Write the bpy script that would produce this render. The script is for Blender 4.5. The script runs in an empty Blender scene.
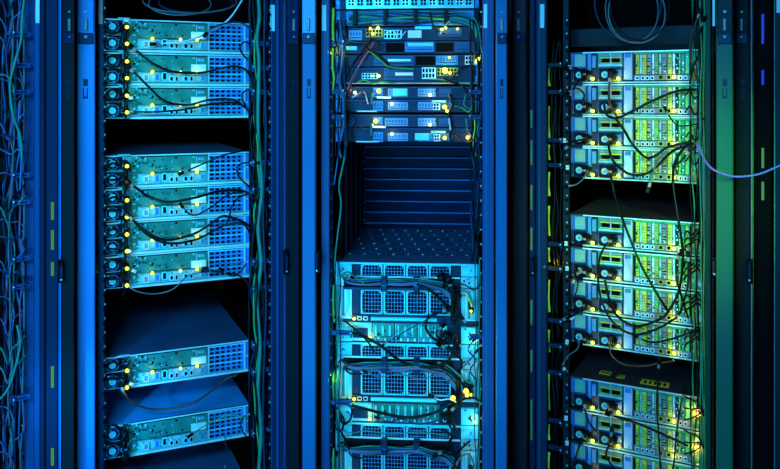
import bpy, math, random
from mathutils import Vector, Matrix
random.seed(7)
SC = bpy.context.scene
COL = SC.collection
PI = math.pi

# ------------------------------------------------------------------ camera, world, lights, exposure
F, CX, CY, CAMZ = 777.0, 390.0, 95.0, 1.6
cam_d = bpy.data.cameras.new('camera'); cam = bpy.data.objects.new('camera', cam_d); COL.objects.link(cam)
cam.location = (0, 0, CAMZ); cam.rotation_euler = (PI/2, 0, 0)
cam_d.sensor_width = 36.0; cam_d.lens = F/780*36; cam_d.shift_y = -(234.5-CY)/780
cam_d.clip_start = 0.02
SC.camera = cam
w = bpy.data.worlds.new('world'); SC.world = w; w.use_nodes = True
w.node_tree.nodes['Background'].inputs[0].default_value = (0.01, 0.05, 0.14, 1)
w.node_tree.nodes['Background'].inputs[1].default_value = 0.25
SC.view_settings.view_transform = 'Standard'; SC.view_settings.look = 'None'
SC.view_settings.exposure = 0.0; SC.view_settings.gamma = 1.0; SC.view_settings.use_curve_mapping = False
SC.cycles.use_denoising = True
SC.cycles.sample_clamp_indirect = 3.0
SC.cycles.max_bounces = 6

def area(name, loc, target, sx, sy, color, watts, spread=180):
    l = bpy.data.lights.new(name, 'AREA'); l.shape = 'RECTANGLE'; l.size = sx; l.size_y = sy
    l.color = color; l.energy = watts; l.spread = math.radians(spread)
    o = bpy.data.objects.new(name, l); COL.objects.link(o); o.location = loc
    o.rotation_euler = (Vector(target)-Vector(loc)).to_track_quat('-Z', 'Y').to_euler()
    return o
def spot(name, loc, target, angle, blend, color, watts, rad=0.05):
    l = bpy.data.lights.new(name, 'SPOT'); l.spot_size = math.radians(angle); l.spot_blend = blend
    l.color = color; l.energy = watts; l.shadow_soft_size = rad
    o = bpy.data.objects.new(name, l); COL.objects.link(o); o.location = loc
    o.rotation_euler = (Vector(target)-Vector(loc)).to_track_quat('-Z', 'Y').to_euler()
    return o
BLUE = (0.04, 0.48, 1.0)
area('aisle_light', (-0.75, -0.30, 2.15), (-0.40, 2.4, 1.1), 1.1, 0.30, BLUE, 38, 120)
area('low_aisle_light', (-0.7, 0.2, 0.55), (-0.40, 2.4, 1.15), 1.1, 0.3, BLUE, 16, 120)
spot('green_spot', (1.25, 0.55, 1.85), (0.87, 2.35, 1.27), 22, 0.8, (0.05, 1.0, 0.20), 170, 0.12)
spot('warm_spot', (0.45, 0.3, 1.9), (0.76, 2.4, 1.2), 19, 0.9, (1.0, 0.92, 0.06), 80, 0.1)
spot('warm_spot', (0.45, 0.3, 1.9), (0.74, 2.4, 1.56), 13, 0.7, (1.0, 0.95, 0.35), 52, 0.1)
spot('blue_left_spot', (-1.0, 0.3, 1.25), (-0.77, 2.4, 0.68), 11, 0.7, (0.01, 0.42, 1.0), 230, 0.06)

CYAN = (0.02, 0.85, 0.95)
spot('cyan_spot', (-0.35, 0.3, 1.95), (-0.62, 2.4, 1.55), 17, 0.8, CYAN, 60, 0.1)
spot('cyan_spot', (-0.55, 0.3, 1.45), (-0.64, 2.4, 1.22), 14, 0.8, CYAN, 45, 0.1)
spot('cyan_spot', (0.1, 0.3, 1.1), (0.05, 2.4, 0.80), 20, 0.8, CYAN, 60, 0.1)

# ------------------------------------------------------------------ materials
MATS = {}
def mat(name, col, rough=0.45, metal=0.0, emit=None, strength=0.0, vary=0.25, scale=18.0, spec=0.5):
    if name in MATS: return MATS[name]
    m = bpy.data.materials.new(name); m.use_nodes = True; nt = m.node_tree; b = nt.nodes['Principled BSDF']
    b.inputs['Roughness'].default_value = rough; b.inputs['Metallic'].default_value = metal
    b.inputs['Specular IOR Level'].default_value = spec
    tc = nt.nodes.new('ShaderNodeTexCoord'); nz = nt.nodes.new('ShaderNodeTexNoise')
    nz.inputs['Scale'].default_value = scale; nz.inputs['Detail'].default_value = 4
    rp = nt.nodes.new('ShaderNodeValToRGB')
    lo, hi = 1-vary, 1+vary*0.5
    rp.color_ramp.elements[0].position = 0.3; rp.color_ramp.elements[1].position = 0.7
    rp.color_ramp.elements[0].color = (*[min(1, c*lo) for c in col], 1)
    rp.color_ramp.elements[1].color = (*[min(1, c*hi) for c in col], 1)
    nt.links.new(tc.outputs['Object'], nz.inputs['Vector']); nt.links.new(nz.outputs['Fac'], rp.inputs['Fac'])
    nt.links.new(rp.outputs['Color'], b.inputs['Base Color'])
    if emit:
        b.inputs['Emission Color'].default_value = (*emit, 1); b.inputs['Emission Strength'].default_value = strength
        m.cycles.emission_sampling = 'NONE'
    MATS[name] = m
    return m
M = dict(
    steel=mat('pale steel', (0.34, 0.66, 0.66), 0.35, 0.25),
    bright=mat('bright zinc', (0.75, 0.95, 0.95), 0.3, 0.2, vary=0.12),
    white=mat('white label', (0.92, 0.93, 0.9), 0.5, vary=0.05),
    grey=mat('grey steel', (0.30, 0.32, 0.33), 0.45, 0.2),
    teal=mat('greenish plate', (0.03, 0.26, 0.20), 0.4, 0.2, vary=0.35, scale=30),
    blue=mat('blue painted steel', (0.10, 0.30, 0.62), 0.4, vary=0.06, scale=4),
    channel=mat('blue powder coat', (0.015, 0.21, 0.60), 0.45, vary=0.05, scale=3),
    rail=mat('dark blue rail', (0.010, 0.075, 0.23), 0.45, spec=.3, vary=0.15, scale=6),
    midblue=mat('mid blue paint', (0.02, 0.13, 0.36), 0.4, vary=0.08, scale=4),
    litcover=mat('cover sheet with painted light', (0.02, 0.38, 0.80), 0.4, vary=0.1, scale=5),  # blue light on the lowest cover is put into its colour
    vivid=mat('vivid green board', (0.12, 0.80, 0.16), 0.4, vary=0.3, scale=60),
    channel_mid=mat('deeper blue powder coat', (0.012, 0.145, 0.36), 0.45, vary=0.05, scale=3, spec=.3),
    soot=mat('soot grey tone', (0.016, 0.009, 0.011), 0.55, vary=0.1, scale=4, spec=.15),
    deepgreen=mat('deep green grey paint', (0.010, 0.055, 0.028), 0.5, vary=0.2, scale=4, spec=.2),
    slate=mat('slate frame tone', (0.035, 0.025, 0.034), 0.5, vary=0.1, scale=4, spec=.2),
    dimblue=mat('dim blue paint', (0.006, 0.022, 0.062), 0.45, vary=0.1, scale=4, spec=.25),
    greycover=mat('charcoal cover sheet', (0.045, 0.035, 0.045), 0.4, vary=0.2, scale=8),
    navy=mat('navy paint', (0.006, 0.024, 0.075), 0.45, vary=0.2, spec=.2),
    darkpost=mat('charcoal frame tone', (0.010, 0.013, 0.022), 0.5, vary=0.1, scale=4, spec=.2),  # dark tone, as on the posts next to the bright blue ones
    tealdark=mat('dark teal frame tone', (0.008, 0.014, 0.018), 0.5, vary=0.1, scale=4, spec=.2),
    purple=mat('plum grey frame paint', (0.17, 0.035, 0.06), 0.5, vary=0.1, scale=4, spec=.2),
    greenlitpost=mat('frame tone with green light', (0.015, 0.12, 0.075), 0.45, vary=0.15, scale=4, spec=.25),  # green of the light is mixed into the post colour
    black=mat('black plastic', (0.003, 0.003, 0.004), 0.45, vary=0.3, spec=.15),
    deep=mat('unlit interior black', (0.0015, 0.002, 0.003), 0.8, vary=0.3, spec=.1),
    cover=mat('dark cover sheet', (0.05, 0.14, 0.28), 0.35, 0.1, vary=0.2, scale=8),
    grilleback=mat('dark vent backing', (0.004, 0.014, 0.04), 0.5, vary=0.3),
    yellow=mat('yellow slot cover', (0.85, 0.75, 0.05), 0.45),
    olive=mat('olive mesh', (0.35, 0.42, 0.10), 0.5),
    lime=mat('green board', (0.05, 0.30, 0.08), 0.45),
    tabblue=mat('pale blue tab', (0.42, 0.58, 0.80), 0.4, vary=0.05),
    cyan=mat('cyan latch', (0.12, 0.85, 0.9), 0.35, vary=0.1),
    c_black=mat('black cable jacket', (0.0025, 0.003, 0.004), 0.4, vary=0.3, spec=.22),
    c_grey=mat('grey cable jacket', (0.13, 0.15, 0.16), 0.4),
    c_teal=mat('teal cable jacket', (0.02, 0.26, 0.18), 0.4),
    c_blue=mat('blue cable jacket', (0.03, 0.15, 0.36), 0.4),
    c_sky=mat('cornflower cable jacket', (0.30, 0.14, 0.75), 0.4),
    c_navy=mat('navy cable jacket', (0.015, 0.035, 0.10), 0.4, spec=.25),
    c_white=mat('white cable jacket', (0.95, 0.8, 0.85), 0.4, vary=0.1),
    c_purple=mat('violet cable jacket', (0.35, 0.08, 0.26), 0.4),
    c_brown=mat('brown cable jacket', (0.12, 0.035, 0.02), 0.4),
    c_yellow=mat('yellow cable jacket', (0.85, 0.80, 0.05), 0.4),
    c_green=mat('green cable jacket', (0.04, 0.42, 0.10), 0.4),
    led_y=mat('yellow lamp', (0.5, 0.45, 0.02), 0.3, emit=(0.95, 0.90, 0.035), strength=1.5, vary=0.02),
    led_w=mat('pale yellow lamp', (0.6, 0.6, 0.15), 0.3, emit=(1.0, 1.0, 0.18), strength=1.8, vary=0.02),
    led_o=mat('orange lamp', (0.6, 0.25, 0.02), 0.3, emit=(1.0, 0.42, 0.05), strength=2.2, vary=0.02),
    led_g=mat('green lamp', (0.06, 0.14, 0.03), 0.3, emit=(0.30, 0.75, 0.12), strength=0.16, vary=0.02),
    led_b=mat('deep blue lamp', (0.02, 0.02, 0.2), 0.3, emit=(0.02, 0.02, 0.9), strength=0.45, vary=0.02),
    floor=mat('dark floor tile', (0.05, 0.06, 0.07), 0.4),
    wall=mat('dark wall paint', (0.03, 0.035, 0.045), 0.7),
)

# ------------------------------------------------------------------ mesh helpers
ORDN = ['first', 'second', 'third', 'fourth', 'fifth', 'sixth', 'seventh', 'eighth', 'ninth', 'tenth', 'eleventh', 'twelfth', 'thirteenth', 'fourteenth', 'fifteenth', 'sixteenth', 'seventeenth', 'eighteenth']
class MB:
    def __init__(s): s.v = []; s.f = []; s.m = []; s.mats = []
    def mi(s, m):
        m = M[m] if isinstance(m, str) else m
        if m not in s.mats: s.mats.append(m)
        return s.mats.index(m)
    def box(s, x0, x1, y0, y1, z0, z1, m, ch=0.0):
        if x1 < x0: x0, x1 = x1, x0
        if z1 < z0: z0, z1 = z1, z0
        i = len(s.v); k = s.mi(m)
        if ch <= 0:
            s.v += [(x, y, z) for z in (z0, z1) for y in (y0, y1) for x in (x0, x1)]
            for f in ((0,2,3,1),(4,5,7,6),(0,1,5,4),(2,6,7,3),(0,4,6,2),(1,3,7,5)):
                s.f.append(tuple(i+a for a in f)); s.m.append(k)
        else:   # chamfered towards the viewer side (y0)
            c = min(ch, (x1-x0)*0.4, (z1-z0)*0.4, (y1-y0)*0.6)
            s.v += [(x0,y1,z0),(x1,y1,z0),(x1,y1,z1),(x0,y1,z1),(x0,y0+c,z0),(x1,y0+c,z0),(x1,y0+c,z1),(x0,y0+c,z1),
                    (x0+c,y0,z0+c),(x1-c,y0,z0+c),(x1-c,y0,z1-c),(x0+c,y0,z1-c)]
            for f in ((0,3,2,1),(0,1,5,4),(1,2,6,5),(2,3,7,6),(3,0,4,7),(4,5,9,8),(5,6,10,9),(6,7,11,10),(7,4,8,11),(8,9,10,11)):
                s.f.append(tuple(i+a for a in f)); s.m.append(k)
        return s
    def cyl(s, c, r, y0, y1, m, n=16, r0=0.0):
        """disc or ring with its axis along y; r0 > 0 leaves a hole"""
        i = len(s.v); k = s.mi(m); cx, cz = c
        A = [(math.cos(2*PI*j/n), math.sin(2*PI*j/n)) for j in range(n)]
        s.v += [(cx+r*a, y0, cz+r*b) for a, b in A] + [(cx+r*a, y1, cz+r*b) for a, b in A]
        for j in range(n):
            q = (j+1) % n; s.f.append((i+j, i+q, i+n+q, i+n+j)); s.m.append(k)
        if r0 <= 0:
            s.f.append(tuple(i+n-1-j for j in range(n))); s.m.append(k); s.f.append(tuple(i+n+j for j in range(n))); s.m.append(k)
        else:
            t = len(s.v)
            s.v += [(cx+r0*a, y0, cz+r0*b) for a, b in A] + [(cx+r0*a, y1, cz+r0*b) for a, b in A]
            for j in range(n):
                q = (j+1) % n
                s.f.append((i+j, t+j, t+q, i+q)); s.m.append(k)
                s.f.append((i+n+j, i+n+q, t+n+q, t+n+j)); s.m.append(k)
                s.f.append((t+j, t+n+j, t+n+q, t+q)); s.m.append(k)
        return s
    def lattice(s, x0, x1, z0, z1, nx, nz, y, m, bx=0.0012, bz=0.0012, th=0.002, back='grilleback', depth=0.006):
        if back: s.box(x0, x1, y+depth, y+depth+0.001, z0, z1, back)
        for i in range(nx+1):
            x = x0+(x1-x0)*i/nx; s.box(x-bx/2, x+bx/2, y, y+th, z0, z1, m)
        for i in range(nz+1):
            z = z0+(z1-z0)*i/nz; s.box(x0, x1, y+0.0002, y+th, z-bz/2, z+bz/2, m)
        return s
    def tube(s, pts, r, m, n=8):
        k = s.mi(m); P = [Vector(p) for p in pts]; i0 = len(s.v)
        for a, p in enumerate(P):
            d = (P[min(a+1, len(P)-1)]-P[max(a-1, 0)]).normalized()
            u = d.cross(Vector((0.13, 0.3, 0.94))).normalized(); v = d.cross(u)
            for j in range(n):
                t = 2*PI*j/n; s.v.append(tuple(p+u*(r*math.cos(t))+v*(r*math.sin(t))))
        for a in range(len(P)-1):
            for j in range(n):
                q = (j+1) % n; b = i0+a*n
                s.f.append((b+j, b+q, b+n+q, b+n+j)); s.m.append(k)
        s.f.append(tuple(i0+n-1-j for j in range(n))); s.m.append(k)
        s.f.append(tuple(i0+(len(P)-1)*n+j for j in range(n))); s.m.append(k)
        return s
    def build(s, name, parent=None, loc=None):
        me = bpy.data.meshes.new(name); me.from_pydata(s.v, [], s.f)
        for m in s.mats: me.materials.append(m)
        me.polygons.foreach_set('material_index', s.m); me.update()
        o = bpy.data.objects.new(name, me); COL.objects.link(o)
        if parent: o.parent = parent
        if loc: o.location = loc
        return o

def tag(o, label, cat, group=None):
    o['label'] = label; o['category'] = cat
    if group: o['group'] = group
    return o
def dup(root, parent=None):
    c = root.copy(); COL.objects.link(c)
    if parent: c.parent = parent
    for ch in list(root.children): dup(ch, c)
    return c

class Rack:
    """local frame of one cabinet: x along the equipment faces, y into the cabinet, z up"""
    def __init__(s, px, Y, deg):
        s.a = math.radians(deg); s.ux = Vector((math.cos(s.a), math.sin(s.a))); s.uy = Vector((-math.sin(s.a), math.cos(s.a)))
        s.o = Vector(((px-CX)/F*Y, Y))
    def hit(s, px, py, d=0.0):
        k = Vector(((px-CX)/F, 1.0)); t = (d+s.o.dot(s.uy))/k.dot(s.uy); P = k*t
        return ((P-s.o).dot(s.ux), d, CAMZ-(py-CY)/F*t)
    def x(s, px, d=0.0): return s.hit(px, 0, d)[0]
    def z(s, px, py, d=0.0): return s.hit(px, py, d)[2]
    def world(s, p):
        q = s.o+s.ux*p[0]+s.uy*p[1]; return Vector((q.x, q.y, p[2]))
    def empty(s, name, p=(0, 0, 0)):
        o = bpy.data.objects.new(name, None); COL.objects.link(o); o.location = s.world(p)
        o.rotation_euler = (0, 0, s.a); o.empty_display_size = 0.05
        return o
def y_for(pxl, pxr, W, deg):
    a = math.radians(deg); kl = (pxl-CX)/F; kr = (pxr-CX)/F
    return W*(math.cos(a)-kr*math.sin(a))/(kr-kl)
R0 = Rack(34, 2.10, 34)
R1 = Rack(105, y_for(105, 249, 0.42, 23.5), 23.5)
R2 = Rack(335, y_for(335, 479, 0.45, -4.2), -4.2)
R3 = Rack(570, y_for(570, 703, 0.40, -27), -27)
R4 = Rack(771, 2.32, -38)

# ------------------------------------------------------------------ room shell
def struct(name, *a):
    mb = MB(); mb.box(*a); o = mb.build(name); o['kind'] = 'structure'; return o
struct('floor', -4, 4, -1.5, 5, -0.1, 0, 'floor')
struct('ceiling', -4, 4, -1.5, 5, 2.8, 2.9, 'wall')
struct('wall_back', -4, 4, 5, 5.1, 0, 2.8, 'wall')
struct('wall_left', -4.1, -4, -1.5, 5, 0, 2.8, 'wall')
struct('wall_right', 4, 4.1, -1.5, 5, 0, 2.8, 'wall')

# ------------------------------------------------------------------ cabinets
ZT, ZB = 2.12, 0.0
def post(rk, root, px0, px1, d, th, m, name='frame_post', ch=0.003, label=None):
    mb = MB(); mb.box(rk.x(px0, d), rk.x(px1, d), d, d+th, 0.05, ZT-0.03, m, ch)
    o = mb.build(name, root)
    if label: o['label'] = label
    return o
def rail(rk, root, px0, px1, d, th, m, hole_x=None, pitch=0.078):
    """upright with a column of square nut holes, their nuts catching light, and long fold lines"""
    mb = MB(); x0, x1 = rk.x(px0, d), rk.x(px1, d)
    mb.box(x0, x1, d, d+th, 0.05, ZT-0.03, m, 0.002)
    mb.box(x0+(x1-x0)*.30, x0+(x1-x0)*.36, d-.0015, d+.001, 0.06, ZT-.04, 'midblue')
    o = mb.build('mounting_rail', root)
    return o
NUT = {}
def nuts(rk, root, px, d, y0, y1, step):
    """cage nuts, one part each, with the square hole below"""
    y = y0
    while y < y1:
        p = rk.hit(px, y, d)
        if 'm' not in NUT:
            mb = MB(); mb.box(-.0022, .0022, -.002, .001, -.0028, .0028, 'steel', .0005); mb.box(-.005, .005, -.0008, .001, -.018, -.010, 'deep')
            o = mb.build('cage_nut', root, p); NUT['m'] = o.data
        else:
            o = bpy.data.objects.new('cage_nut', NUT['m']); COL.objects.link(o); o.parent = root; o.location = p
        y += step
def bracket(rk, root, px0, px1, py, d, m='rail', h=0.013, tip=None):
    """finger that holds cables: bar with a turned up tip and a slot"""
    x0, _, z = rk.hit(px0, py, d); x1 = rk.x(px1, d)
    mb = MB(); mb.box(x0, x1, d, d+.012, z-h/2, z+h/2, m, .002)
    mb.box(x0+(x1-x0)*.2, x0+(x1-x0)*.8, d-.0008, d+.004, z-h*.12, z+h*.12, 'black')
    e = x0 if tip == 'l' else x1
    s_ = 1 if e == min(x0, x1) else -1
    mb.box(e, e+s_*.004, d-.012, d+.012, z-h*.8, z+h*.8, m, .001)
    mb.cyl((e+s_*.002, z+h*.3), .0022, d-.014, d-.011, 'bright', 8)
    return mb.build('cable_bracket', root)
def strip_label(rk, root, px0, px1, py0, py1, d):
    mb = MB(); x0, _, z0 = rk.hit(px0, py1, d); x1, _, z1 = rk.hit(px1, py0, d)
    mb.box(x0, x1, d-.0012, d, z0, z1, 'white', .0004)
    o = mb.build('label_strip', root); o['label'] = 'white paper label strip near the top of the rail'
    return o
def hinge(rk, root, px0, px1, d, m):
    """hinge and catch hardware at the head of the post plus the embossed plate mark lower down"""
    mb = MB(); x0, x1 = rk.x(px0, d), rk.x(px1, d); w_ = x1-x0; c = (x0+x1)/2
    z = lambda py: rk.z((px0+px1)/2, py, d)
    mb.box(x0-w_*.05, x1+w_*.05, d-.006, d, z(36), z(-10), m, .002)
    mb.box(c-w_*.5, c+w_*.5, d-.008, d, z(44), z(33), 'navy', .002)
    mb.cyl((c, z(12)), w_*.12, d-.010, d, 'grey', 10)
    mb.cyl((c, z(37)), w_*.11, d-.012, d, 'grey', 10)
    mb.box(c-w_*.12, c+w_*.12, d-.014, d, z(31), z(19), 'grey', .002)
    o1 = mb.build('hinge', root)
    mb = MB()
    mb.box(c-w_*.16, c+w_*.16, d-.001, d+.0005, z(86), z(79), 'navy')
    mb.box(c-w_*.18, c-w_*.10, d-.001, d+.0005, z(97), z(88), 'navy')
    mb.box(c+w_*.08, c+w_*.16, d-.001, d+.0005, z(97), z(88), 'navy')
    mb.box(c-w_*.18, c+w_*.16, d-.001, d+.0005, z(98.5), z(96.5), 'navy')
    mb.build('embossed_mark', root)
    return o1
def latch(rk, root, px, py, d, h=20):
    x, _, z = rk.hit(px, py, d); mb = MB()
    z0, z1 = rk.z(px, py+h/2, d), rk.z(px, py-h/2, d)
    mb.box(x-.006, x+.006, d-.012, d+.004, z0, z1, 'black', .003)
    mb.box(x-.003, x+.003, d-.018, d-.010, z0+(z1-z0)*.25, z1-(z1-z0)*.2, 'navy', .002)
    mb.cyl((x, z0+(z1-z0)*.15), .0028, d-.015, d-.01, 'steel', 8)
    return mb.build('door_catch', root)

def shell(rk, root, xl, xr, d0=-0.115, depth=0.95):
    mb = MB(); mb.box(xl, xl+.012, d0, depth, .05, ZT-.03, 'deep'); mb.build('side_panel', root)
    mb = MB(); mb.box(xr-.012, xr, d0, depth, .05, ZT-.03, 'deep'); mb.build('side_panel', root)
    mb = MB(); mb.box(xl, xr, depth, depth+.01, .05, ZT-.03, 'deep')
    for i in range(8): mb.box(xl+.03, xr-.03, depth-.004, depth, .2+i*.22, .28+i*.22, 'black')
    mb.build('far_panel', root)
    mb = MB(); mb.box(xl, xr, d0, depth+.01, ZT-.03, ZT, 'black', .005); mb.build('top_panel', root)
    mb = MB(); mb.box(xl, xr, d0, depth+.01, 0.001, .05, 'black', .005)
    mb.build('plinth', root)

D = -0.12
def added_strip_light(rk, root, px, d, py0, py1, watts, color=(1, 0.85, 0.05)):
    """added light and housing behind a rail, bringing out the cable colours"""
    p0 = rk.hit(px, py0, d); p1 = rk.hit(px, py1, d); h = p0[2]-p1[2]
    mb = MB(); mb.box(-.004, .0, -.004, .004, -h/2, h/2, 'black', .001); o = mb.build('added_light_strip', root, (p0[0], d, (p0[2]+p1[2])/2))
    l = bpy.data.lights.new('strip_glow', 'AREA'); l.shape = 'RECTANGLE'; l.size = .006; l.size_y = h; l.color = color; l.energy = watts; l.spread = math.radians(110)
    g = bpy.data.objects.new('strip_glow', l); COL.objects.link(g); g.parent = o; g.location = (.002, 0, 0); g.rotation_euler = (PI/2, 0, -PI/2) 
    g.rotation_euler = (Vector((1, 0, 0)).to_track_quat('-Z', 'Z')).to_euler()
    return o
# left neighbour, only its right part in view
r0 = R0.empty('server_rack'); tag(r0, 'dark cabinet cut off at the left edge, its tangle of thin cables in view', 'server rack', 'server racks standing side by side')
x_l, x_r = R0.x(34, 0)-.52, R0.x(75, D+.02)
shell(R0, r0, x_l, x_r-.003, D+.03, .75)
rail(R0, r0, 24, 34.5, -.01, .02, 'rail')
post(R0, r0, 35, 40.5, -.06, .02, 'rail')
post(R0, r0, 41.3, 45, -.07, .03, 'dimblue')
post(R0, r0, 47, 58.5, -.09, .02, 'dimblue')
post(R0, r0, 60, 61.2, D-.004, .02, 'channel')
post(R0, r0, 62, 74.5, D, .02, 'tealdark')
strip_label(R0, r0, 35.5, 39.5, -8, 23, -.06)
latch(R0, r0, 60, 271, D-.006, 22)
nuts(R0, r0, 22.5, -.012, -18, 480, 27.7)
for py in (34, 65, 92, 176, 203, 260, 288, 400): bracket(R0, r0, 12, 31, py, -.05, tip='l')
for py0, py1 in ((202, 220), (230, 250), (262, 276), (366, 388), (448, 466)):
    mb = MB(); a = R0.hit(51, py1, -.092); b = R0.hit(54, py0, -.092); mb.box(a[0], b[0], -.0925, -.09, a[2], b[2], 'led_g'); mb.build('status_light', r0)
hinge(R0, r0, 63.5, 73.5, D, 'darkpost')

# rack 1
r1 = R1.empty('server_rack'); tag(r1, 'cabinet between the two widest blue posts, holding nine silver servers', 'server rack', 'server racks standing side by side')
shell(R1, r1, R1.x(77, D+.02), R1.x(300, D+.02)-.004, D+.03, .9)
post(R1, r1, 77, 95, D, .02, 'channel', label='bright blue frame post')
post(R1, r1, 96.5, 104.5, -.03, .02, 'rail', 'mounting_rail')
post(R1, r1, 99.5, 100.3, -.033, .004, 'midblue', 'rail_fold')
rail(R1, r1, 269.5, 276, -.045, .02, 'navy')
post(R1, r1, 277, 279.5, -.06, .03, 'rail')
post(R1, r1, 280.5, 284, -.07, .02, 'navy')
post(R1, r1, 284.8, 286, D, .02, 'rail')
post(R1, r1, 286.8, 299.5, D, .02, 'darkpost')
strip_label(R1, r1, 98.6, 102.6, -8, 24, -.033)
strip_label(R1, r1, 270.3, 274.7, 5, 31, -.045)
hinge(R1, r1, 78, 93, D, 'channel'); hinge(R1, r1, 288, 298, D, 'navy')
latch(R1, r1, 285.5, 262, D-.006, 24); latch(R1, r1, 96, 264, -.05, 20)
nuts(R1, r1, 104.8, -.032, 8, 470, 14.1)
nuts(R1, r1, 269.5, -.047, 10, 470, 14)
for py in (43, 68, 92, 163, 190, 262, 289, 345, 372, 433): bracket(R1, r1, 252, 269.3, py, -.055, tip='l')

# rack 2
r2 = R2.empty('server_rack'); tag(r2, 'middle cabinet with a louvred empty bay above three fan enclosures', 'server rack', 'server racks standing side by side')
added_strip_light(R2, r2, 328.5, -.024, 5, 100, .35)
added_strip_light(R2, r2, 328.5, -.024, 285, 470, .6, (.6, 1, .05))
shell(R2, r2, R2.x(302, D+.02)+.004, R2.x(509, D+.02), D+.03, .9)
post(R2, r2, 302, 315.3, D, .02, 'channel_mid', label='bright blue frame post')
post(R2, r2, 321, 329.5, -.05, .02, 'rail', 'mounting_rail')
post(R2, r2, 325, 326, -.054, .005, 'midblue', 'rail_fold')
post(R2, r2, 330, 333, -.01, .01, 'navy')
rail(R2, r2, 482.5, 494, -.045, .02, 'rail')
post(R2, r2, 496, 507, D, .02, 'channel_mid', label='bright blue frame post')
strip_label(R2, r2, 322, 326.2, 5, 31, -.054)
strip_label(R2, r2, 483.7, 487.2, 4, 28, -.046)
hinge(R2, r2, 303, 315, D, 'blue'); hinge(R2, r2, 497, 506.5, D, 'channel_mid')
latch(R2, r2, 317.5, 262, D+.01, 22); latch(R2, r2, 496, 254, -.08, 16)
nuts(R2, r2, 330.8, -.012, 10, 470, 14.5); nuts(R2, r2, 481, -.03, 12, 470, 14.5)
for py in (43, 92, 117): bracket(R2, r2, 331.5, 344, py, -.06)
for py in (333, 403): bracket(R2, r2, 331.5, 352, py, -.06)
for py in (92, 117, 337): bracket(R2, r2, 469, 481.5, py, -.06, tip='l')

# rack 3
r3 = R3.empty('server_rack'); tag(r3, 'cabinet holding eleven servers lit yellow and green, under a hanging cable coil', 'server rack', 'server racks standing side by side')
added_strip_light(R3, r3, 545.5, -.03, 60, 470, .8, (1, .72, .03))
shell(R3, r3, R3.x(512, D+.02)+.004, R3.x(733, D+.02), D+.03, .9)
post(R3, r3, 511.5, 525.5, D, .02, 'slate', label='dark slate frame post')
post(R3, r3, 529, 534.5, -.07, .01, 'navy')
post(R3, r3, 535.5, 546.5, -.06, .02, 'dimblue', 'mounting_rail')
post(R3, r3, 538.5, 539.5, -.063, .004, 'midblue', 'rail_fold')
post(R3, r3, 704.5, 711, -.05, .02, 'deepgreen', 'mounting_rail')
post(R3, r3, 712.3, 714, -.08, .02, 'soot')
post(R3, r3, 716, 733, D, .02, 'greenlitpost', label='green lit frame post')
strip_label(R3, r3, 540, 544.3, 4, 28, -.063)
strip_label(R3, r3, 712.5, 715, -6, 26, -.085)
hinge(R3, r3, 514, 525, D, 'purple'); hinge(R3, r3, 718, 732, D, 'darkpost')
latch(R3, r3, 534, 266, -.075, 18); latch(R3, r3, 714.6, 266, -.09, 20)
nuts(R3, r3, 567, -.01, 20, 470, 13.5)
post(R3, r3, 562.5, 569, -.008, .01, 'darkpost', 'inner_upright')
for py in (65, 92, 140, 165, 244, 268, 320, 345, 372, 420, 447): bracket(R3, r3, 548, 562, py, -.055, 'dimblue')
mb = MB()
for py0, py1 in ((110, 128), (140, 165), (185, 210), (228, 250), (300, 325), (350, 372), (400, 440)):
    a = R3.hit(530.5, py1, -.072); b = R3.hit(532.3, py0, -.072); mb.box(a[0], b[0], -.0725, -.07, a[2], b[2], 'olive')
mb.build('edge_sticker', r3)

# rack 4, cut off at the right edge
r4 = R4.empty('server_rack'); tag(r4, 'nearly black cabinet cut off at the right edge, blue glints on its frame', 'server rack', 'server racks standing side by side')
shell(R4, r4, R4.x(735, D+.02)+.004, R4.x(771, 0)+.5, D+.03, .75)
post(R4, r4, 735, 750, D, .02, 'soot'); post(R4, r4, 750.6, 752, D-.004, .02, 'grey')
post(R4, r4, 754, 770, -.06, .02, 'deep'); post(R4, r4, 774.5, 784, -.05, .01, 'darkpost', 'mounting_rail')
post(R4, r4, 773.8, 775, -.054, .004, 'grey', 'rail_fold')
strip_label(R4, r4, 776.5, 781, -6, 13, -.054)
hinge(R4, r4, 737, 748, D, 'soot'); latch(R4, r4, 750.5, 271, D-.006, 24)
for py0, py1, mm in ((14, 44, 'led_b'), (70, 85, 'led_b'), (148, 168, 'led_g'), (182, 200, 'led_g')):
    mb = MB(); a = R4.hit(761.5, py1, -.062); b = R4.hit(764, py0, -.062); mb.box(a[0], b[0], -.0625, -.06, a[2], b[2], mm); mb.build('status_light', r4)

# ------------------------------------------------------------------ lamps on equipment
LIGHT = {}
def led(parent, p, kind='y', r=0.0035, watts=0.012, name='status_light'):
    mb = MB(); mb.cyl((0, 0), r, -.003, .001, 'led_'+kind, 10)
    mb.cyl((0, 0), r*.6, -.0045, -.003, 'led_'+kind, 8)
    o = mb.build(name, parent, p)
    if watts:
        if (kind, watts) not in LIGHT:
            l = bpy.data.lights.new('lamp_glow', 'POINT'); l.energy = watts; l.shadow_soft_size = 0.004
            l.color = {'y': (0.9, 0.95, 0.12), 'w': (1, 1, 0.5), 'o': (1, 0.5, 0.1)}[kind]; LIGHT[(kind, watts)] = l
        g = bpy.data.objects.new('lamp_glow', LIGHT[(kind, watts)]); COL.objects.link(g); g.parent = o; g.location = (0, -.016, .002)
    return o

def port(parent, x0, x1, z0, z1, y=-.004, m='bright', inner='deep', name='port'):
    mb = MB(); w_ = x1-x0; h = z1-z0; t = min(w_, h)*.2
    mb.box(x0, x0+t, y, y+.008, z0, z1, m); mb.box(x1-t, x1, y, y+.008, z0, z1, m)
    mb.box(x0, x1, y, y+.008, z0, z0+t, m); mb.box(x0, x1, y, y+.008, z1-t, z1, m)
    mb.box(x0+t, x1-t, y+.003, y+.006, z0+t, z1-t, inner)
    return mb.build(name, parent)

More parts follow.
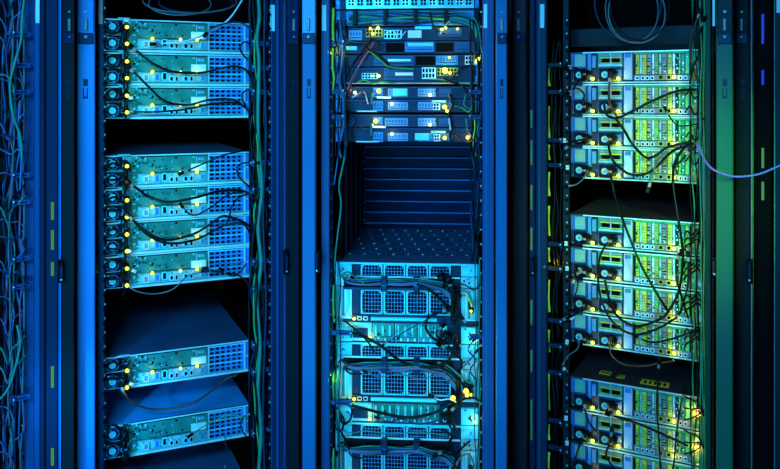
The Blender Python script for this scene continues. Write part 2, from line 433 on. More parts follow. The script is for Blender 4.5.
# ------------------------------------------------------------------ server of the left cabinet
SY = 0.62
H1 = R1.z(176, 0)-R1.z(176, 32.5)
def server_a():
    root = bpy.data.objects.new('rack_server', None); COL.objects.link(root); root.empty_display_size = .05
    X = lambda px: R1.x(px); H = H1-.0015; Wd = R1.x(249)
    mb = MB(); mb.box(0.001, Wd, .010, SY, .001, H-.002, 'grey'); mb.box(0.001, Wd, .008, .0105, .001, H-.002, 'steel'); mb.build('chassis', root)
    mb = MB(); mb.box(0, Wd, .0, SY, H-.002, H, 'cover'); mb.box(0, Wd, -.003, .006, H-.0035, H, 'bright'); mb.box(X(112), X(128), .01, .02, H, H+.001, 'cover')
    mb.box(X(118), X(130), -.008, -.003, H-.002, H+.004, 'steel', .001); mb.build('top_cover', root)
    mb = MB(); mb.box(X(130), Wd, -.006, .008, 0, .007, 'bright', .001); mb.box(X(130), Wd, -.008, -.004, .010, .0125, 'steel'); mb.build('front_lip', root)
    for i in range(2):
        z0 = .003+i*H*.5; h = H*.5-.004; x0, x1 = X(105.5), X(124); cz = z0+h*.5; cx = X(112.3)
        mb = MB(); mb.box(x0, x1, .0, .012, z0, z0+h, 'black', .001)
        mb.box(x0, x1, -.002, .002, z0, z0+.0015, 'steel'); mb.box(x1-.004, x1, -.003, .002, z0, z0+h, 'steel')
        mb.box(x0+.001, x0+.0035, -.003, .002, z0+h*.2, z0+h*.8, 'blue')
        ps = mb.build('power_supply', root)
        mb = MB(); mb.cyl((cx, cz), h*.43, -.003, .0, 'midblue', 20, h*.37); mb.cyl((cx, cz), h*.22, -.006, .0, 'cyan', 16)
        for k in range(8):
            t = k*PI/4; c, s = math.cos(t), math.sin(t)
            mb.tube([(cx+c*h*.22, -.002, cz+s*h*.22), (cx+c*h*.4, -.002, cz+s*h*.4)], .0006, 'midblue', 5)
        mb.build('fan', ps)
        hx = X(119.5)
        mb = MB(); mb.tube([(hx, 0, cz-h*.35), (hx, -.014, cz-h*.3), (hx, -.018, cz), (hx, -.014, cz+h*.3), (hx, 0, cz+h*.35)], .0022, 'black'); mb.build('handle', ps)
        mb = MB(); mb.box(X(125.4)-.006, X(125.4)+.006, -.050, .0, z0+h*.2, z0+h*.62, 'black', .003); mb.box(X(125.4)-.004, X(125.4)+.004, -.030, -.012, z0+h*.62, z0+h*.75, 'midblue', .001); pg = mb.build('plug', ps)
        led(ps, (X(125.4), -.052, z0+h*.40), 'y', .0056, .008)
        mb = MB(); rr = random.Random(i)
        for k in range(9): xa = X(rr.uniform(106, 121)); q = rr.uniform(.05, .9); mb.box(xa, xa+rr.uniform(.002, .006), -.004, .001, z0+h*q, z0+h*(q+.07), rr.choice(['cyan', 'steel', 'blue', 'deep']))
        mb.build('terminal_cluster', ps)
    # board area with a dull greenish cover
    x0, x1 = X(131), X(207)
    mb = MB(); mb.box(X(137), x1, -.001, .008, H*.42, H*.93, 'teal', .001)
    mb.box(x0, X(137), -.002, .008, H*.12, H*.95, 'teal')
    for k in range(7):
        zz = H*(.2+.1*k); mb.box(X(132+(k % 3)), X(134.5+(k % 2)), -.004, .0, zz, zz+H*.045, 'steel' if k % 2 else 'lime')
    mb.box(X(139), X(141), -.003, .0, H*.82, H*.9, 'steel'); mb.box(X(198), X(204), -.004, .0, H*.78, H*.86, 'steel')
    mb.box(X(196), X(197), -.004, .0, H*.55, H*.9, 'steel')
    mb.cyl((X(145), H*.85), .004, -.002, 0, 'steel', 10, .0025); mb.cyl((X(201), H*.85), .004, -.005, -.003, 'channel', 10, .0025)
    rnd = random.Random(3)
    for k in range(46):
        px = rnd.uniform(131.5, 150) if k < 28 else rnd.uniform(150, 196); q = rnd.uniform(.16, .9) if px < 138 else rnd.uniform(.46, .9)
        mb.box(X(px), X(px+rnd.uniform(.7, 2.2)), -.0045, 0, H*q, H*(q+rnd.uniform(.02, .06)), rnd.choice(['steel', 'lime', 'deep', 'cyan', 'navy', 'teal']))
    mb.box(X(150), X(195), -.0025, 0, H*.44, H*.455, 'deep'); mb.box(X(138), X(207), -.003, 0, H*.935, H*.955, 'deep')
    mb.build('riser_cover', root)
    mb = MB(); mb.box(X(140), X(207.5), -.003, .008, H*.12, H*.40, 'steel', .001)
    for k in range(9):
        xx = X(143+7*k); mb.box(xx, xx+.004, -.005, -.002, H*.33, H*.37, 'bright' if k % 2 else 'teal')
    pp = mb.build('port_panel', root)
    for a, b, c, d, m, inn in ((143, 149, .13, .36, 'bright', 'grey'), (154, 160, .13, .4, 'steel', 'channel'), (161.5, 167, .16, .42, 'cyan', 'deep'),
                               (169, 173.5, .13, .3, 'bright', 'deep'), (174.5, 178, .13, .3, 'bright', 'deep'), (183, 188, .13, .31, 'cyan', 'deep'),
                               (189, 193, .13, .31, 'bright', 'deep'), (200, 205, .14, .36, 'steel', 'channel')):
        port(pp, X(a), X(b), H*c, H*d, -.010, m, inn)
    for px, s, wt in ((152, .0052, .008), (180, .0044, .004), (196.5, .005, .006)): led(pp, (X(px), -.011, H*.42), 'y' if px != 180 else 'w', s, wt)
    mb = MB(); mb.box(X(191), X(206), -.006, -.001, H*.45, H*.68, 'white', .0008); t = mb.build('asset_sticker', root); t['label'] = 'pale sticker above the ports'
    # perforated vent block
    mb = MB(); x0, x1 = X(209), X(243); mb.box(x0, x1, .001, .008, H*.10, H*.96, 'channel')
    n = 6
    for r in range(n):
        z0 = H*(.14+.135*r); z1 = z0+H*.068
        for c in range(6):
            xa = x0+.003+(x1-x0-.006)*c/6; xb = xa+(x1-x0)/6*.66
            mb.box(xa, xb, -.0002, .003, z0, z1, 'deep')
        mb.box(x0, x1, -.004, .001, z1+H*.02, z1+H*.045, 'cyan' if r % 2 else 'blue')
    for c in range(7):
        xa = x0+(x1-x0)*c/6; mb.box(xa-.0009, xa+.0009, -.003, .001, H*.12, H*.95, 'blue')
    mb.box(x0-.003, x0, -.006, .004, H*.08, H*.97, 'bright'); mb.build('vent_panel', root)
    mb = MB(); mb.box(X(243.6), X(245.2), -.008, .006, .004, H-.004, 'bright', .001); mb.box(X(245.2), Wd, -.003, .006, .004, H-.004, 'channel', .001)
    mb.cyl((X(247), H*.5), .0026, -.006, -.002, 'bright', 10); mb.build('mounting_ear', root)
    return root
protoA = server_a()
ORD = ['top', 'second', 'third', 'bottom']
specA = []
for i, y in enumerate((53, 85.8, 118.5)):
    specA.append((y, 'silver server, %s of the three under the flat grey coil' % ('topmost', 'middle', 'lowest')[i]))
for i, y in enumerate((185.8, 218.4, 251, 283.6)):
    specA.append((y, 'silver server, %s in the stack of four silver servers' % ('topmost', 'second', 'third', 'lowest')[i]))
specA.append((381, 'single silver server under the dark gap, a drooping black cable below it'))
specA.append((448, 'lowest silver server, single, with a blue lit cover on top'))
for i, (y, lab) in enumerate(specA):
    o = protoA if i == 0 else dup(protoA)
    if i == 8:
        for c in list(o.children_recursive):
            if c.type == 'LIGHT' or c.name.startswith('status_light'): bpy.data.objects.remove(c)
    o.location = R1.world((0, 0, R1.z(176, y))); o.rotation_euler = (0, 0, R1.a)
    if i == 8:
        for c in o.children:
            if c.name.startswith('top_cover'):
                c.data = c.data.copy(); c.data.materials[0] = M['litcover']; c['label'] = 'cover sheet with painted light'
    tag(o, lab, 'server', 'silver servers in the left cabinet')
# shelf below the last one
sh = R1.empty('rack_shelf', (0, 0, R1.z(176, 487))); tag(sh, 'dark metal shelf under the lowest silver server, at the bottom edge', 'shelf')
mb = MB(); mb.box(0.002, .40, 0, .6, 0, .004, 'cover'); mb.box(0.002, .40, -.002, .002, -.02, .004, 'navy'); mb.build('shelf_plate', sh)

# ------------------------------------------------------------------ server of the right cabinet
H3 = R3.z(638, 0)-R3.z(638, 32.5)
def server_b():
    root = bpy.data.objects.new('rack_server', None); COL.objects.link(root); root.empty_display_size = .05
    X = lambda px: R3.x(px); H = H3-.0015; Wd = R3.x(703)
    mb = MB(); mb.box(0.001, Wd, .010, SY, .001, H-.002, 'grey'); mb.box(.001, Wd, .008, .0105, .001, H-.002, 'dimblue'); mb.build('chassis', root)
    mb = MB(); mb.box(0, Wd, 0, SY, H-.002, H, 'greycover'); mb.box(X(583), Wd, -.004, .004, H-.0035, H, 'bright'); mb.build('top_cover', root)
    mb = MB(); mb.box(X(583), Wd, -.006, .008, 0, .0050, 'steel', .001); mb.build('front_lip', root)
    # upper left vent
    mb = MB(); mb.box(X(571), X(586.5), -.001, .008, H*.5, H*.96, 'midblue')
    mb.lattice(X(575.5), X(585), H*.55, H*.92, 6, 6, -.005, 'steel', back='olive', depth=.003); mb.build('vent_panel', root)
    mb = MB(); mb.box(X(588), X(591.5), -.006, .008, H*.1, H*.94, 'blue', .001); mb.box(X(592.5), X(596.5), -.008, .008, H*.5, H*.88, 'blue', .001); mb.build('release_latch', root)
    mb = MB(); mb.box(X(598), X(622.5), 0, .008, H*.5, H*.96, 'teal')
    mb.box(X(600), X(622), -.005, .001, H*.86, H*.91, 'grey'); mb.box(X(599), X(622.5), -.006, .001, H*.54, H*.60, 'steel')
    mb.box(X(602), X(610), -.005, .0, H*.66, H*.78, 'deep'); mb.box(X(612), X(620), -.005, 0, H*.66, H*.78, 'deep')
    mb.box(X(600), X(622), -.004, 0, H*.62, H*.65, 'yellow'); mb.box(X(600), X(622), -.004, 0, H*.79, H*.83, 'yellow')
    mb.box(X(610.5), X(611.5), -.007, 0, H*.55, H*.95, 'steel'); mb.build('card_cage', root)
    for a, b in ((573, 587), (598.5, 622)):
        x0, x1 = X(a), X(b); cz = H*.27; cx = X(a+7)
        mb = MB(); mb.box(x0, x1, -.002, .008, H*.08, H*.47, 'midblue', .001); mb.box(x0, x1, -.004, 0, H*.075, H*.11, 'yellow'); mb.box(x0+.004, x1-.004, -.004, 0, H*.43, H*.46, 'deep'); ps = mb.build('power_supply', root)
        mb = MB(); mb.box(cx-H*.19, cx+H*.19, -.010, -.002, cz-H*.19, cz+H*.19, 'black', .002)
        mb.cyl((cx, cz), H*.105, -.014, -.009, 'steel', 14); mb.cyl((cx, cz), H*.05, -.016, -.013, 'olive', 10); mb.build('fan', ps)
        mb = MB(); px_ = X(a+14); mb.box(px_-.008, px_+.010, -.035, -.002, cz-H*.14, cz+H*.16, 'black', .006)
        mb.box(px_+.008, px_+.017, -.028, -.006, cz-H*.02, cz+H*.12, 'black', .004)
        mb.box(px_-.006, px_+.004, -.040, -.034, cz-H*.02, cz+H*.05, 'grey', .003); mb.build('plug', ps)
        led(ps, (X(a+20.5), -.010, H*.14), 'y', .0058, .036)
    mb = MB(); mb.box(X(624.3), X(632.8), -.010, .008, H*.10, H*.93, 'tabblue', .002); mb.box(X(625.5), X(631.5), -.0115, -.009, H*.80, H*.92, 'channel')
    mb.cyl((X(628.5), H*.16), .003, -.012, -.009, 'steel', 10); t = mb.build('pull_tab', root); t['label'] = 'pale blue pull tab'
    mb = MB(); mb.box(X(634), X(690.5), .001, .008, H*.07, H*.96, 'black'); mb.box(X(634), X(691), -.004, .002, H*.90, H*.96, 'c_green'); mb.build('slot_frame', root)
    cols = ['yellow', 'steel', 'yellow', 'grey', 'bright', 'olive', 'steel', 'grey', 'yellow', 'bright', 'navy', 'vivid', 'teal', 'vivid']
    px = 636.0
    for i, m in enumerate(cols):
        wpx = (4.3, 2.2, 5.0, 5.0, 2.4, 4.5, 2.4, 6, 5, 2.8, 3.4, 2.2, 4.4, 4.6)[i]
        mb = MB(); mb.box(X(px), X(px+wpx*.86), -.005-(i % 3)*.001, .002, H*.27, H*.89, m, .001)
        if m in ('grey', 'olive', 'yellow'):
            for k in range(6): mb.box(X(px+.6), X(px+wpx*.7), -.0078, -.003, H*(.32+.085*k), H*(.345+.085*k), 'deep' if m == 'grey' else 'lime')
        rr = random.Random(i+5)
        for k in range(5):
            q = rr.uniform(.3, .8); xa = px+rr.uniform(0, wpx*.5); mb.box(X(xa), X(xa+wpx*.3), -.0088, -.003, H*q, H*(q+rr.uniform(.02, .07)), rr.choice(['yellow', 'vivid', 'bright', 'deep', 'olive']))
        mb.build('slot_cover', root); px += wpx
    mb = MB(); mb.box(X(634), X(691), -.004, .002, H*.08, H*.25, 'grey', .001); pp = mb.build('port_panel', root)
    for a in (636, 641.5, 646, 651, 658.5, 666.5, 679, 684):
        dark = a in (658.5, 666.5)
        port(pp, X(a), X(a+(5.4 if dark else 3.6)), H*.09, H*(.25 if dark else .21), -.010, 'bright' if not dark else 'olive')
    led(pp, (X(674.5), -.011, H*.17), 'y', .0056, .036)
    mb = MB(); mb.box(X(691.5), Wd, -.002, .008, H*.06, H*.94, 'c_green', .001)
    rr = random.Random(9)
    for k in range(14):
        a_ = rr.uniform(691.5, 700); q = rr.uniform(.08, .85); mb.box(X(a_), X(a_+rr.uniform(1, 2.8)), -.005, 0, H*q, H*(q+rr.uniform(.03, .12)), rr.choice(['vivid', 'vivid', 'yellow', 'deep', 'bright']))
    mb.lattice(X(693), X(701), H*.5, H*.88, 5, 5, -.004, 'steel', back='lime', depth=.003)
    mb.box(X(694), X(697), -.006, 0, H*.12, H*.4, 'olive'); mb.box(X(698.5), X(701.5), -.006, 0, H*.15, H*.35, 'steel'); mb.build('network_card', root)
    return root
protoB = server_b()
specB = []
for i, y in enumerate((83, 116, 148.5, 181)): specB.append((y, 'server with yellow and white slots, %s of the stack of four under the hanging coil' % ('topmost', 'second', 'third', 'lowest')[i]))
for i, y in enumerate((250.5, 284.5, 318.5, 352.5)): specB.append((y, 'server with green lit slots, %s of the four crossed by looping black cables' % ('topmost', 'second', 'third', 'lowest')[i]))
for i, y in enumerate((419, 453, 487)): specB.append((y, 'server with yellow lamps, %s of the stack under the stickered dark cover' % ('topmost', 'second', 'lowest')[i]))
srvB = []
for i, (y, lab) in enumerate(specB):
    o = protoB if i == 0 else dup(protoB)
    o.location = R3.world((0, 0, R3.z(638, y))); o.rotation_euler = (0, 0, R3.a)
    tag(o, lab, 'server', 'servers in the right cabinet'); srvB.append(o)
# stickers on the cover of the last stack: yellow warning labels with printed lines
def sticker(parent, pxc, pyc, wpx, dpx, zz):
    # find cover point under the pixel
    k = Vector(((pxc-CX)/F, 1.0)); t = (CAMZ-zz)*F/(pyc-CY); P = k*t-R3.o
    lx, ly = P.dot(R3.ux), P.dot(R3.uy)
    mb = MB(); w_, dd = wpx/F*t, dpx
    mb.box(lx-w_/2, lx+w_/2, ly-dd/2, ly+dd/2, H3-.0015, H3-.0008, 'yellow')
    for j in range(5):
        xx = lx-w_/2+w_*(.12+.17*j); mb.box(xx, xx+w_*.09, ly-dd*.3, ly+dd*.3, H3-.0008, H3-.0005, 'black')
    s = mb.build('warning_sticker', parent); s['label'] = 'yellow printed sticker'
zz = R3.z(638, 419)+H3
sticker(srvB[8], 605.5, 372.5, 11, .035, zz); sticker(srvB[8], 621, 376.3, 7, .03, zz); sticker(srvB[8], 655, 383, 27, .045, zz)
# orange alarm lamps on the right side of the lowest stack
for k, (px, py) in ((8, (697, 414)), (9, (697, 448))):
    x, _, z = R3.hit(px, py, -.012); zo = R3.z(638, specB[k][0])
    l_ = led(srvB[k], (x, -.012, z-zo), 'o', .0075, .16); l_['label'] = 'orange alarm lamp'
x, _, z = R3.hit(690, 100, -.01)

# ------------------------------------------------------------------ middle cabinet: slim units at the top
def X2(px): return R2.x(px)
def unit(y0, y1, label, blocks, leds, body='navy', lip=True, name='network_switch', group='slim units at the top of the middle cabinet', cat='network switch'):
    """blocks: (px0, px1, py0, py1, material, part name, stick-out)"""
    zb = R2.z(405, y1); H = R2.z(405, y0)-zb; root = R2.empty(name, (0, 0, zb)); tag(root, label, cat, group)
    Wd = X2(479)
    mb = MB(); mb.box(0, Wd, .004, .5, 0.0005, H-.0005, 'navy'); mb.build('chassis', root)
    mb = MB(); mb.box(X2(346), X2(474), -.002, .004, .001, H-.001, body, .001)
    if lip: mb.box(X2(346), X2(474), -.006, .0, H-.0035, H-.001, 'rail', .0005)
    fp = mb.build('face_plate', root)
    for b in blocks:
        px0, px1, a, c, m, nm, out = b
        z1, z0 = R2.z(405, a)-zb, R2.z(405, c)-zb
        mb = MB(); mb.box(X2(px0), X2(px1), -.004-out, .001, z0, z1, m, .001)
        if nm == 'module':
            mb.box(X2(px0+1), X2(px1-1), -.0052-out, -.003-out, z0+(z1-z0)*.2, z0+(z1-z0)*.28, 'navy')
            for k in range(int((px1-px0)/3)): mb.box(X2(px0+1.5+3*k), X2(px0+2.8+3*k), -.0052-out, -.003-out, z0+(z1-z0)*.45, z0+(z1-z0)*.8, 'rail')
        if nm == 'port_block':
            nx = max(2, int((px1-px0)/3.2))
            for k in range(nx):
                for j in range(2):
                    xa = X2(px0+.6+k*(px1-px0-1)/nx); xb = xa+(X2(px1)-X2(px0))/nx*.6
                    mb.box(xa, xb, -.0055-out, -.003-out, z0+(z1-z0)*(.12+.45*j), z0+(z1-z0)*(.45+.45*j), 'deep')
        mb.build(nm, root)
    for px, py, kind, r, wt in leds:
        x, _, z = R2.hit(px, py, -.012); led(fp, (x, -.012, z-zb), kind, r, wt)
    mb = MB(); mb.box(X2(336), X2(340.5), -.004, .004, .001, H-.001, 'channel', .001); mb.cyl((X2(338), H/2), .0022, -.006, -.003, 'steel', 8); mb.build('mounting_ear', root)
    mb = MB(); mb.box(X2(475), Wd, -.004, .004, .001, H-.001, 'channel', .001); mb.cyl((X2(477.5), H/2), .0022, -.006, -.003, 'steel', 8); mb.build('mounting_ear', root)
    return root
unit(-4, 9, 'pale patch panel with rows of sockets at the very top of the middle cabinet',
     [(348+9*k, 355.5+9*k, -1, 6, 'cyan' if k % 3 else 'bright', 'port_block', .001) for k in range(14)], [], 'steel', name='patch_panel', cat='patch panel')
unit(10, 26, 'cable tidy panel stuffed with teal and blue cables below the patch panel',
     [(354+30*k, 358+30*k, 11, 25, 'black', 'cable_finger', .03) for k in range(5)], [], 'channel', name='cable_manager', cat='cable manager')
unit(27.5, 41, 'slim unit with a white square label and yellow lamps at both ends',
     [(408, 421.5, 30.5, 38, 'white', 'label_plate', .004), (415, 432, 26.5, 29.5, 'cyan', 'handle', .004), (366, 383, 29, 37, 'olive', 'port_block', .003),
      (384, 402, 30, 39, 'steel', 'port_block', .002), (438, 462, 28, 37, 'rail', 'module', .003), (349, 362, 30, 40, 'blue', 'module', .001)],
     [(370, 28.5, 'y', .005, .03), (378, 28, 'y', .005, .03), (373, 34, 'y', .004, .02), (442, 29.5, 'y', .005, .03), (446, 28, 'y', .004, .02), (457.5, 29, 'y', .004, .02)])
unit(41.5, 54, 'slim unit with a pale cyan bar in its middle between black blocks',
     [(405, 434, 41.5, 52, 'channel', 'module', .002), (408, 433, 43, 46.5, 'cyan', 'handle', .008), (386, 404.5, 42, 52, 'deep', 'drive_bay', .001), (436, 453, 41, 52, 'deep', 'drive_bay', .001),
      (455, 477, 42, 52, 'rail', 'module', .002), (345, 357, 46, 50, 'cyan', 'handle', .003)], [(344, 46, 'w', .005, .03)])
unit(55, 67, 'slim unit with a grey bar left of a black bay and a glowing right corner',
     [(374, 414, 56, 66, 'rail', 'module', .001), (388, 411, 59, 61.5, 'steel', 'handle', .005), (416, 435, 56.5, 65, 'deep', 'drive_bay', .002), (436, 458, 56, 65, 'channel', 'module', .001),
      (465, 478, 56, 65, 'bright', 'port_block', .003)], [(449.5, 57.5, 'y', .004, .03), (478, 59, 'y', .007, .05), (476, 62, 'w', .004, 0)])
unit(67.5, 84, 'slim unit with a white dash and a white framed block of small ports',
     [(384, 414, 68, 80, 'rail', 'module', .001), (395.5, 413, 72.5, 75.5, 'white', 'handle', .005), (422, 436, 67.5, 79, 'bright', 'port_block', .004), (437, 458, 68, 76, 'olive', 'port_block', .003),
      (362, 378, 73, 79, 'steel', 'port_block', .002), (346, 478, 82.5, 84, 'grey', 'trim_bar', .003)],
     [(379, 76, 'y', .0045, .02), (372, 76, 'w', .003, 0), (445, 70.5, 'y', .009, .07), (450, 73, 'y', .005, 0)])
def blade(y, lab, cy_at):
    b = []
    for px in (376, 408, 434): pass
    b += [(373, 383, y, y+10, 'channel', 'module', .001), (388, 408, y+1, y+9, 'blue', 'module', .001), (418, 436, y+1, y+9, 'blue', 'module', .001), (439, 452, y+1, y+9, 'rail', 'module', .001)]
    if cy_at: b += [(cy_at, cy_at+14, y+1, y+8, 'cyan', 'label_plate', .004)]
    return b
unit(86.5, 99, 'slim unit with a bright cyan plate on its left half', blade(87.5, '', 393) + [(377, 391, 96.5, 98.5, 'white', 'handle', .006)],
     [(379, 91, 'y', .007, .05), (430, 95, 'w', .005, .035), (355, 92.5, 'w', .005, .03)])
unit(99.5, 112.5, 'slim unit directly under the cyan plated one, no bright plate', blade(101, '', None) + [(432, 446, 100, 102.5, 'steel', 'handle', .006), (357, 377, 110.5, 112, 'steel', 'handle', .004), (433, 440, 103, 110, 'bright', 'port_block', .003)],
     [(392, 104, 'w', .005, .035), (444.7, 107, 'y', .007, .05), (447, 111, 'y', .005, 0)])
unit(114.5, 127.5, 'slim unit second from the empty bay, plain blue modules', blade(117, '', None) + [(371, 386, 126, 128, 'white', 'handle', .006), (385, 407, 118, 126, 'blue', 'module', .002)],
     [(376, 121, 'y', .007, .05), (430, 124.7, 'w', .005, .035), (372, 125, 'y', .004, 0)])
unit(128, 142, 'slim unit resting right above the empty bay, small cyan plate right of its middle', blade(132, '', 415) + [(431, 446, 130.5, 133, 'steel', 'handle', .006), (434, 440, 134, 141, 'bright', 'port_block', .003), (356, 379, 141, 142.5, 'steel', 'handle', .004)],
     [(392, 134, 'w', .005, .035), (444.7, 138, 'y', .006, .05), (467.7, 137.5, 'o', .006, .05)])

# louvred panel at the back of the empty bay, a part of the cabinet
yb = .70
t_ = R2.hit(362, 145, yb); b_ = R2.hit(473, 223, yb)
mb = MB(); mb.box(t_[0]-.02, b_[0]+.03, yb, yb+.01, b_[2]-.02, t_[2]+.05, 'navy')
for k in range(8):
    zt = R2.z(415, 146.5+10.9*k, yb)
    h = (R2.z(415, 0, yb)-R2.z(415, 10.9, yb))
    mb.box(t_[0], b_[0], yb-.016, yb-.012, zt-.0025, zt+.0015, 'channel'); i = len(mb.v); k_ = mb.mi('navy')
    mb.v += [(t_[0], yb-.013, zt-.002), (b_[0], yb-.013, zt-.002), (b_[0], yb-.001, zt-h+.002), (t_[0], yb-.001, zt-h+.002)]
    mb.f.append((i, i+1, i+2, i+3)); mb.m.append(k_)
mb.build('louvred_panel', r2)
mb = MB(); xl = R2.x(362, yb-.05)
for k in range(18):
    zz = R2.z(362, 148+4.2*k, yb-.05); mb.box(xl, xl+.010, yb-.05, yb-.045, zz-.006, zz+.002, 'channel' if k % 2 else 'rail')
mb.box(xl-.004, xl, yb-.05, yb-.04, R2.z(362, 224, yb-.05), R2.z(362, 144, yb-.05), 'rail')
mb.build('slotted_strip', r2)
mb = MB(); xw = X2(341)
mb.box(xw-.006, xw, .02, yb, R2.z(341, 262), R2.z(341, 146), 'deep')
for k in range(4): mb.box(xw, xw+.004, .1+k*.14, .13+k*.14, R2.z(341, 262), R2.z(341, 148), 'navy')
mb.build('bay_side_plate', r2)

# ------------------------------------------------------------------ fan enclosures
zE = [R2.z(405, 343), R2.z(405, 423.5), R2.z(405, 504)]
HE = R2.z(405, 0)-R2.z(405, 80.3)
ppx = HE/80.3
def enclosure():
    root = bpy.data.objects.new('blade_enclosure', None); COL.objects.link(root); root.empty_display_size = .05
    Z = lambda T: HE-T*ppx; Wd = X2(480)
    def pl(px0, px1, T0, T1, m, name, out=.0, ch=.001, parent=root):
        mb_ = MB(); mb_.box(X2(px0), X2(px1), -.003-out, .006, Z(T1), Z(T0), m, ch); return mb_.build(name, parent)
    mb = MB(); mb.box(0, Wd, .006, .62, .001, HE-.003, 'grilleback')
    mb.box(X2(352), X2(362), .003, .007, Z(80), Z(1), 'navy'); mb.box(X2(452), X2(461), .003, .007, Z(80), Z(1), 'navy')
    rr = random.Random(4)
    for k in range(60):
        px = rr.choice([rr.uniform(337, 351), rr.uniform(462, 477), rr.uniform(373, 438)]); T = rr.uniform(61, 78) if 372 < px < 440 or rr.random() < .5 else rr.uniform(3, 23)
        mb.box(X2(px), X2(px+rr.uniform(.6, 2)), -.0085, -.002, Z(T+rr.uniform(.6, 2)), Z(T), rr.choice(['deep', 'bright', 'navy', 'channel', 'deep']))
    mb.build('chassis', root)
    mb = MB(); mb.box(0, Wd, .0, .62, HE-.003, HE, 'cover'); mb.box(0, Wd, -.004, .003, HE-.006, HE-.0005, 'cyan', .001)
    for r in range(6):
        for c in range(26):
            x = X2(345)+(X2(473)-X2(345))*c/25; y = .12+.09*r
            mb.box(x-.003, x+.003, y, y+.014, HE-.0005, HE+.0008, 'bright' if (c+r) % 3 == 0 else 'deep')
    mb.box(.01, Wd-.01, .03, .034, HE, HE+.0006, 'rail'); mb.build('top_cover', root)
    # plates at both sides
    for px0, px1, sgn in ((335.8, 352, 1), (461, 479, -1)):
        pl(px0, px1, 2, 12.5, 'cyan', 'corner_plate', .002)
        mb = MB(); mb.box(X2(px0), X2(px1), -.001, .006, Z(57), Z(25), 'steel', .001)
        for k in range(5):
            xx = px0+1.5+k*(px1-px0-3)/5; mb.box(X2(xx), X2(xx+1.5), -.006, 0, Z(54), Z(27), ('cyan', 'bright', 'teal', 'bright', 'cyan')[k], .0008)
        mb.box(X2(px0+1), X2(px1-1), -.003, 0, Z(56.5), Z(55.3), 'bright'); mb.build('ribbed_panel', root)
        pl(px0, px1, 63, 79.5, 'cyan', 'corner_plate', .002)
        pl(px0, px1, 13, 24, 'steel', 'side_plate', .0)
    for T0, T1 in ((3.5, 13), (26.5, 51)):
        o = pl(352.5, 360, T0, T1, 'navy', 'spacer_block', .002); o = pl(452.5, 460, T0, T1, 'navy', 'spacer_block', .002)
    # fan modules
    def fan(px0, T0, T1):
        px1 = px0+21.5
        mb = MB(); x0, x1, z0, z1 = X2(px0), X2(px1), Z(T1), Z(T0); t = .0042
        mb.box(x0, x0+t, -.006, .004, z0, z1, 'cyan'); mb.box(x1-t*.7, x1, -.006, .004, z0, z1, 'cyan')
        mb.box(x0, x1, -.006, .004, z0, z0+t*.6, 'cyan'); mb.box(x0, x1, -.006, .004, z1-t*.6, z1, 'cyan')
        for ax, sx in ((x0+t, 1), (x1-t, -1)):
            for az, sz in ((z0+t*.5, 1), (z1-t*.5, -1)):
                mb.box(min(ax, ax+sx*.005), max(ax, ax+sx*.005), -.007, 0, min(az, az+sz*.006), max(az, az+sz*.006), 'steel')
                mb.cyl((ax+sx*.0025, az+sz*.003), .0016, -.009, -.006, 'rail', 8)
        fm = mb.build('fan_module', root)
        mb = MB(); mb.lattice(x0+t, x1-t*.9, z0+t*.6, z1-t*.6, 6, 6, -.004, 'blue', .0012, .0012, back='deep'); mb.cyl(((x0+x1)/2, (z0+z1)/2), .007, .0005, .0015, 'dimblue', 14); mb.build('grille', fm)
    for k in range(4): fan(361+22.7*k, 1.8, 22); fan(361+22.7*k, 27.5, 51.5)
    # cable tray in front of the upper fans
    mb = MB(); mb.box(X2(344), X2(443), -.030, -.027, Z(24.5), Z(22.8), 'navy'); mb.box(X2(344), X2(443), -.030, -.008, Z(25.3), Z(24.2), 'rail')
    mb.box(X2(342), X2(460), -.010, -.007, Z(14.6), Z(13), 'bright'); mb.box(X2(344), X2(453), -.0075, -.0068, Z(24.5), Z(14.5), 'black'); tr = mb.build('cable_tray', root)  # black sheet behind the bundle stands in for its shade
    for px in (382, 414): 
        mb = MB(); mb.box(X2(px), X2(px+6), -.045, -.008, Z(26), Z(13), 'navy', .003); mb.box(X2(px+.5), X2(px+5.5), -.047, -.044, Z(20.5), Z(18.5), 'rail'); mb.build('strap', tr)
    # strip with handle and two service sockets
    mb = MB(); mb.box(X2(353), X2(461), -.003, .006, Z(60), Z(52.5), 'navy', .001); st = mb.build('service_strip', root)
    mb = MB(); mb.box(X2(371), X2(437), -.012, -.003, Z(57.6), Z(54.2), 'cyan', .003); mb.build('handle', st)
    for px in (357.5, 363.5): port(st, X2(px), X2(px+4.5), Z(58), Z(54), -.007)
    led(st, (X2(354.5), -.010, Z(56)), 'y', .005, .03)
    # interconnect modules
    mb = MB(); mb.box(X2(336.5), X2(372), -.002, .006, Z(79), Z(60.5), 'steel', .001)
    mb.box(X2(354), X2(370), -.005, 0, Z(63.2), Z(61.3), 'cyan'); mb.box(X2(369), X2(371.5), -.006, 0, Z(76), Z(61.5), 'cyan'); mb.box(X2(353), X2(368), -.003, 0, Z(76), Z(66), 'navy')
    im = mb.build('interconnect_module', root); led(im, (X2(370.3), -.012, Z(75)), 'y', .0055, .035)
    for j in range(3):
        a = 373+22.5*j
        mb = MB(); mb.box(X2(a), X2(a+21.5), -.002, .006, Z(79), Z(60.5), 'teal', .001)
        for k in range(3): mb.box(X2(a+2+7*k), X2(a+4+7*k), -.008, 0, Z(73), Z(62.5), 'cyan', .001)
        for k in range(6): mb.box(X2(a+1.2+3.4*k), X2(a+3.2+3.4*k), -.006, 0, Z(78), Z(75.3), 'bright' if k % 2 else 'blue')
        mb.box(X2(a), X2(a+.8), -.007, 0, Z(79), Z(61), 'steel'); mb.build('interconnect_module', root)
    mb = MB(); mb.box(X2(441), X2(459), -.002, .006, Z(79), Z(60.5), 'navy', .001); mb.box(X2(443), X2(447), -.006, 0, Z(77), Z(62), 'cyan', .001); mb.build('interconnect_module', root)
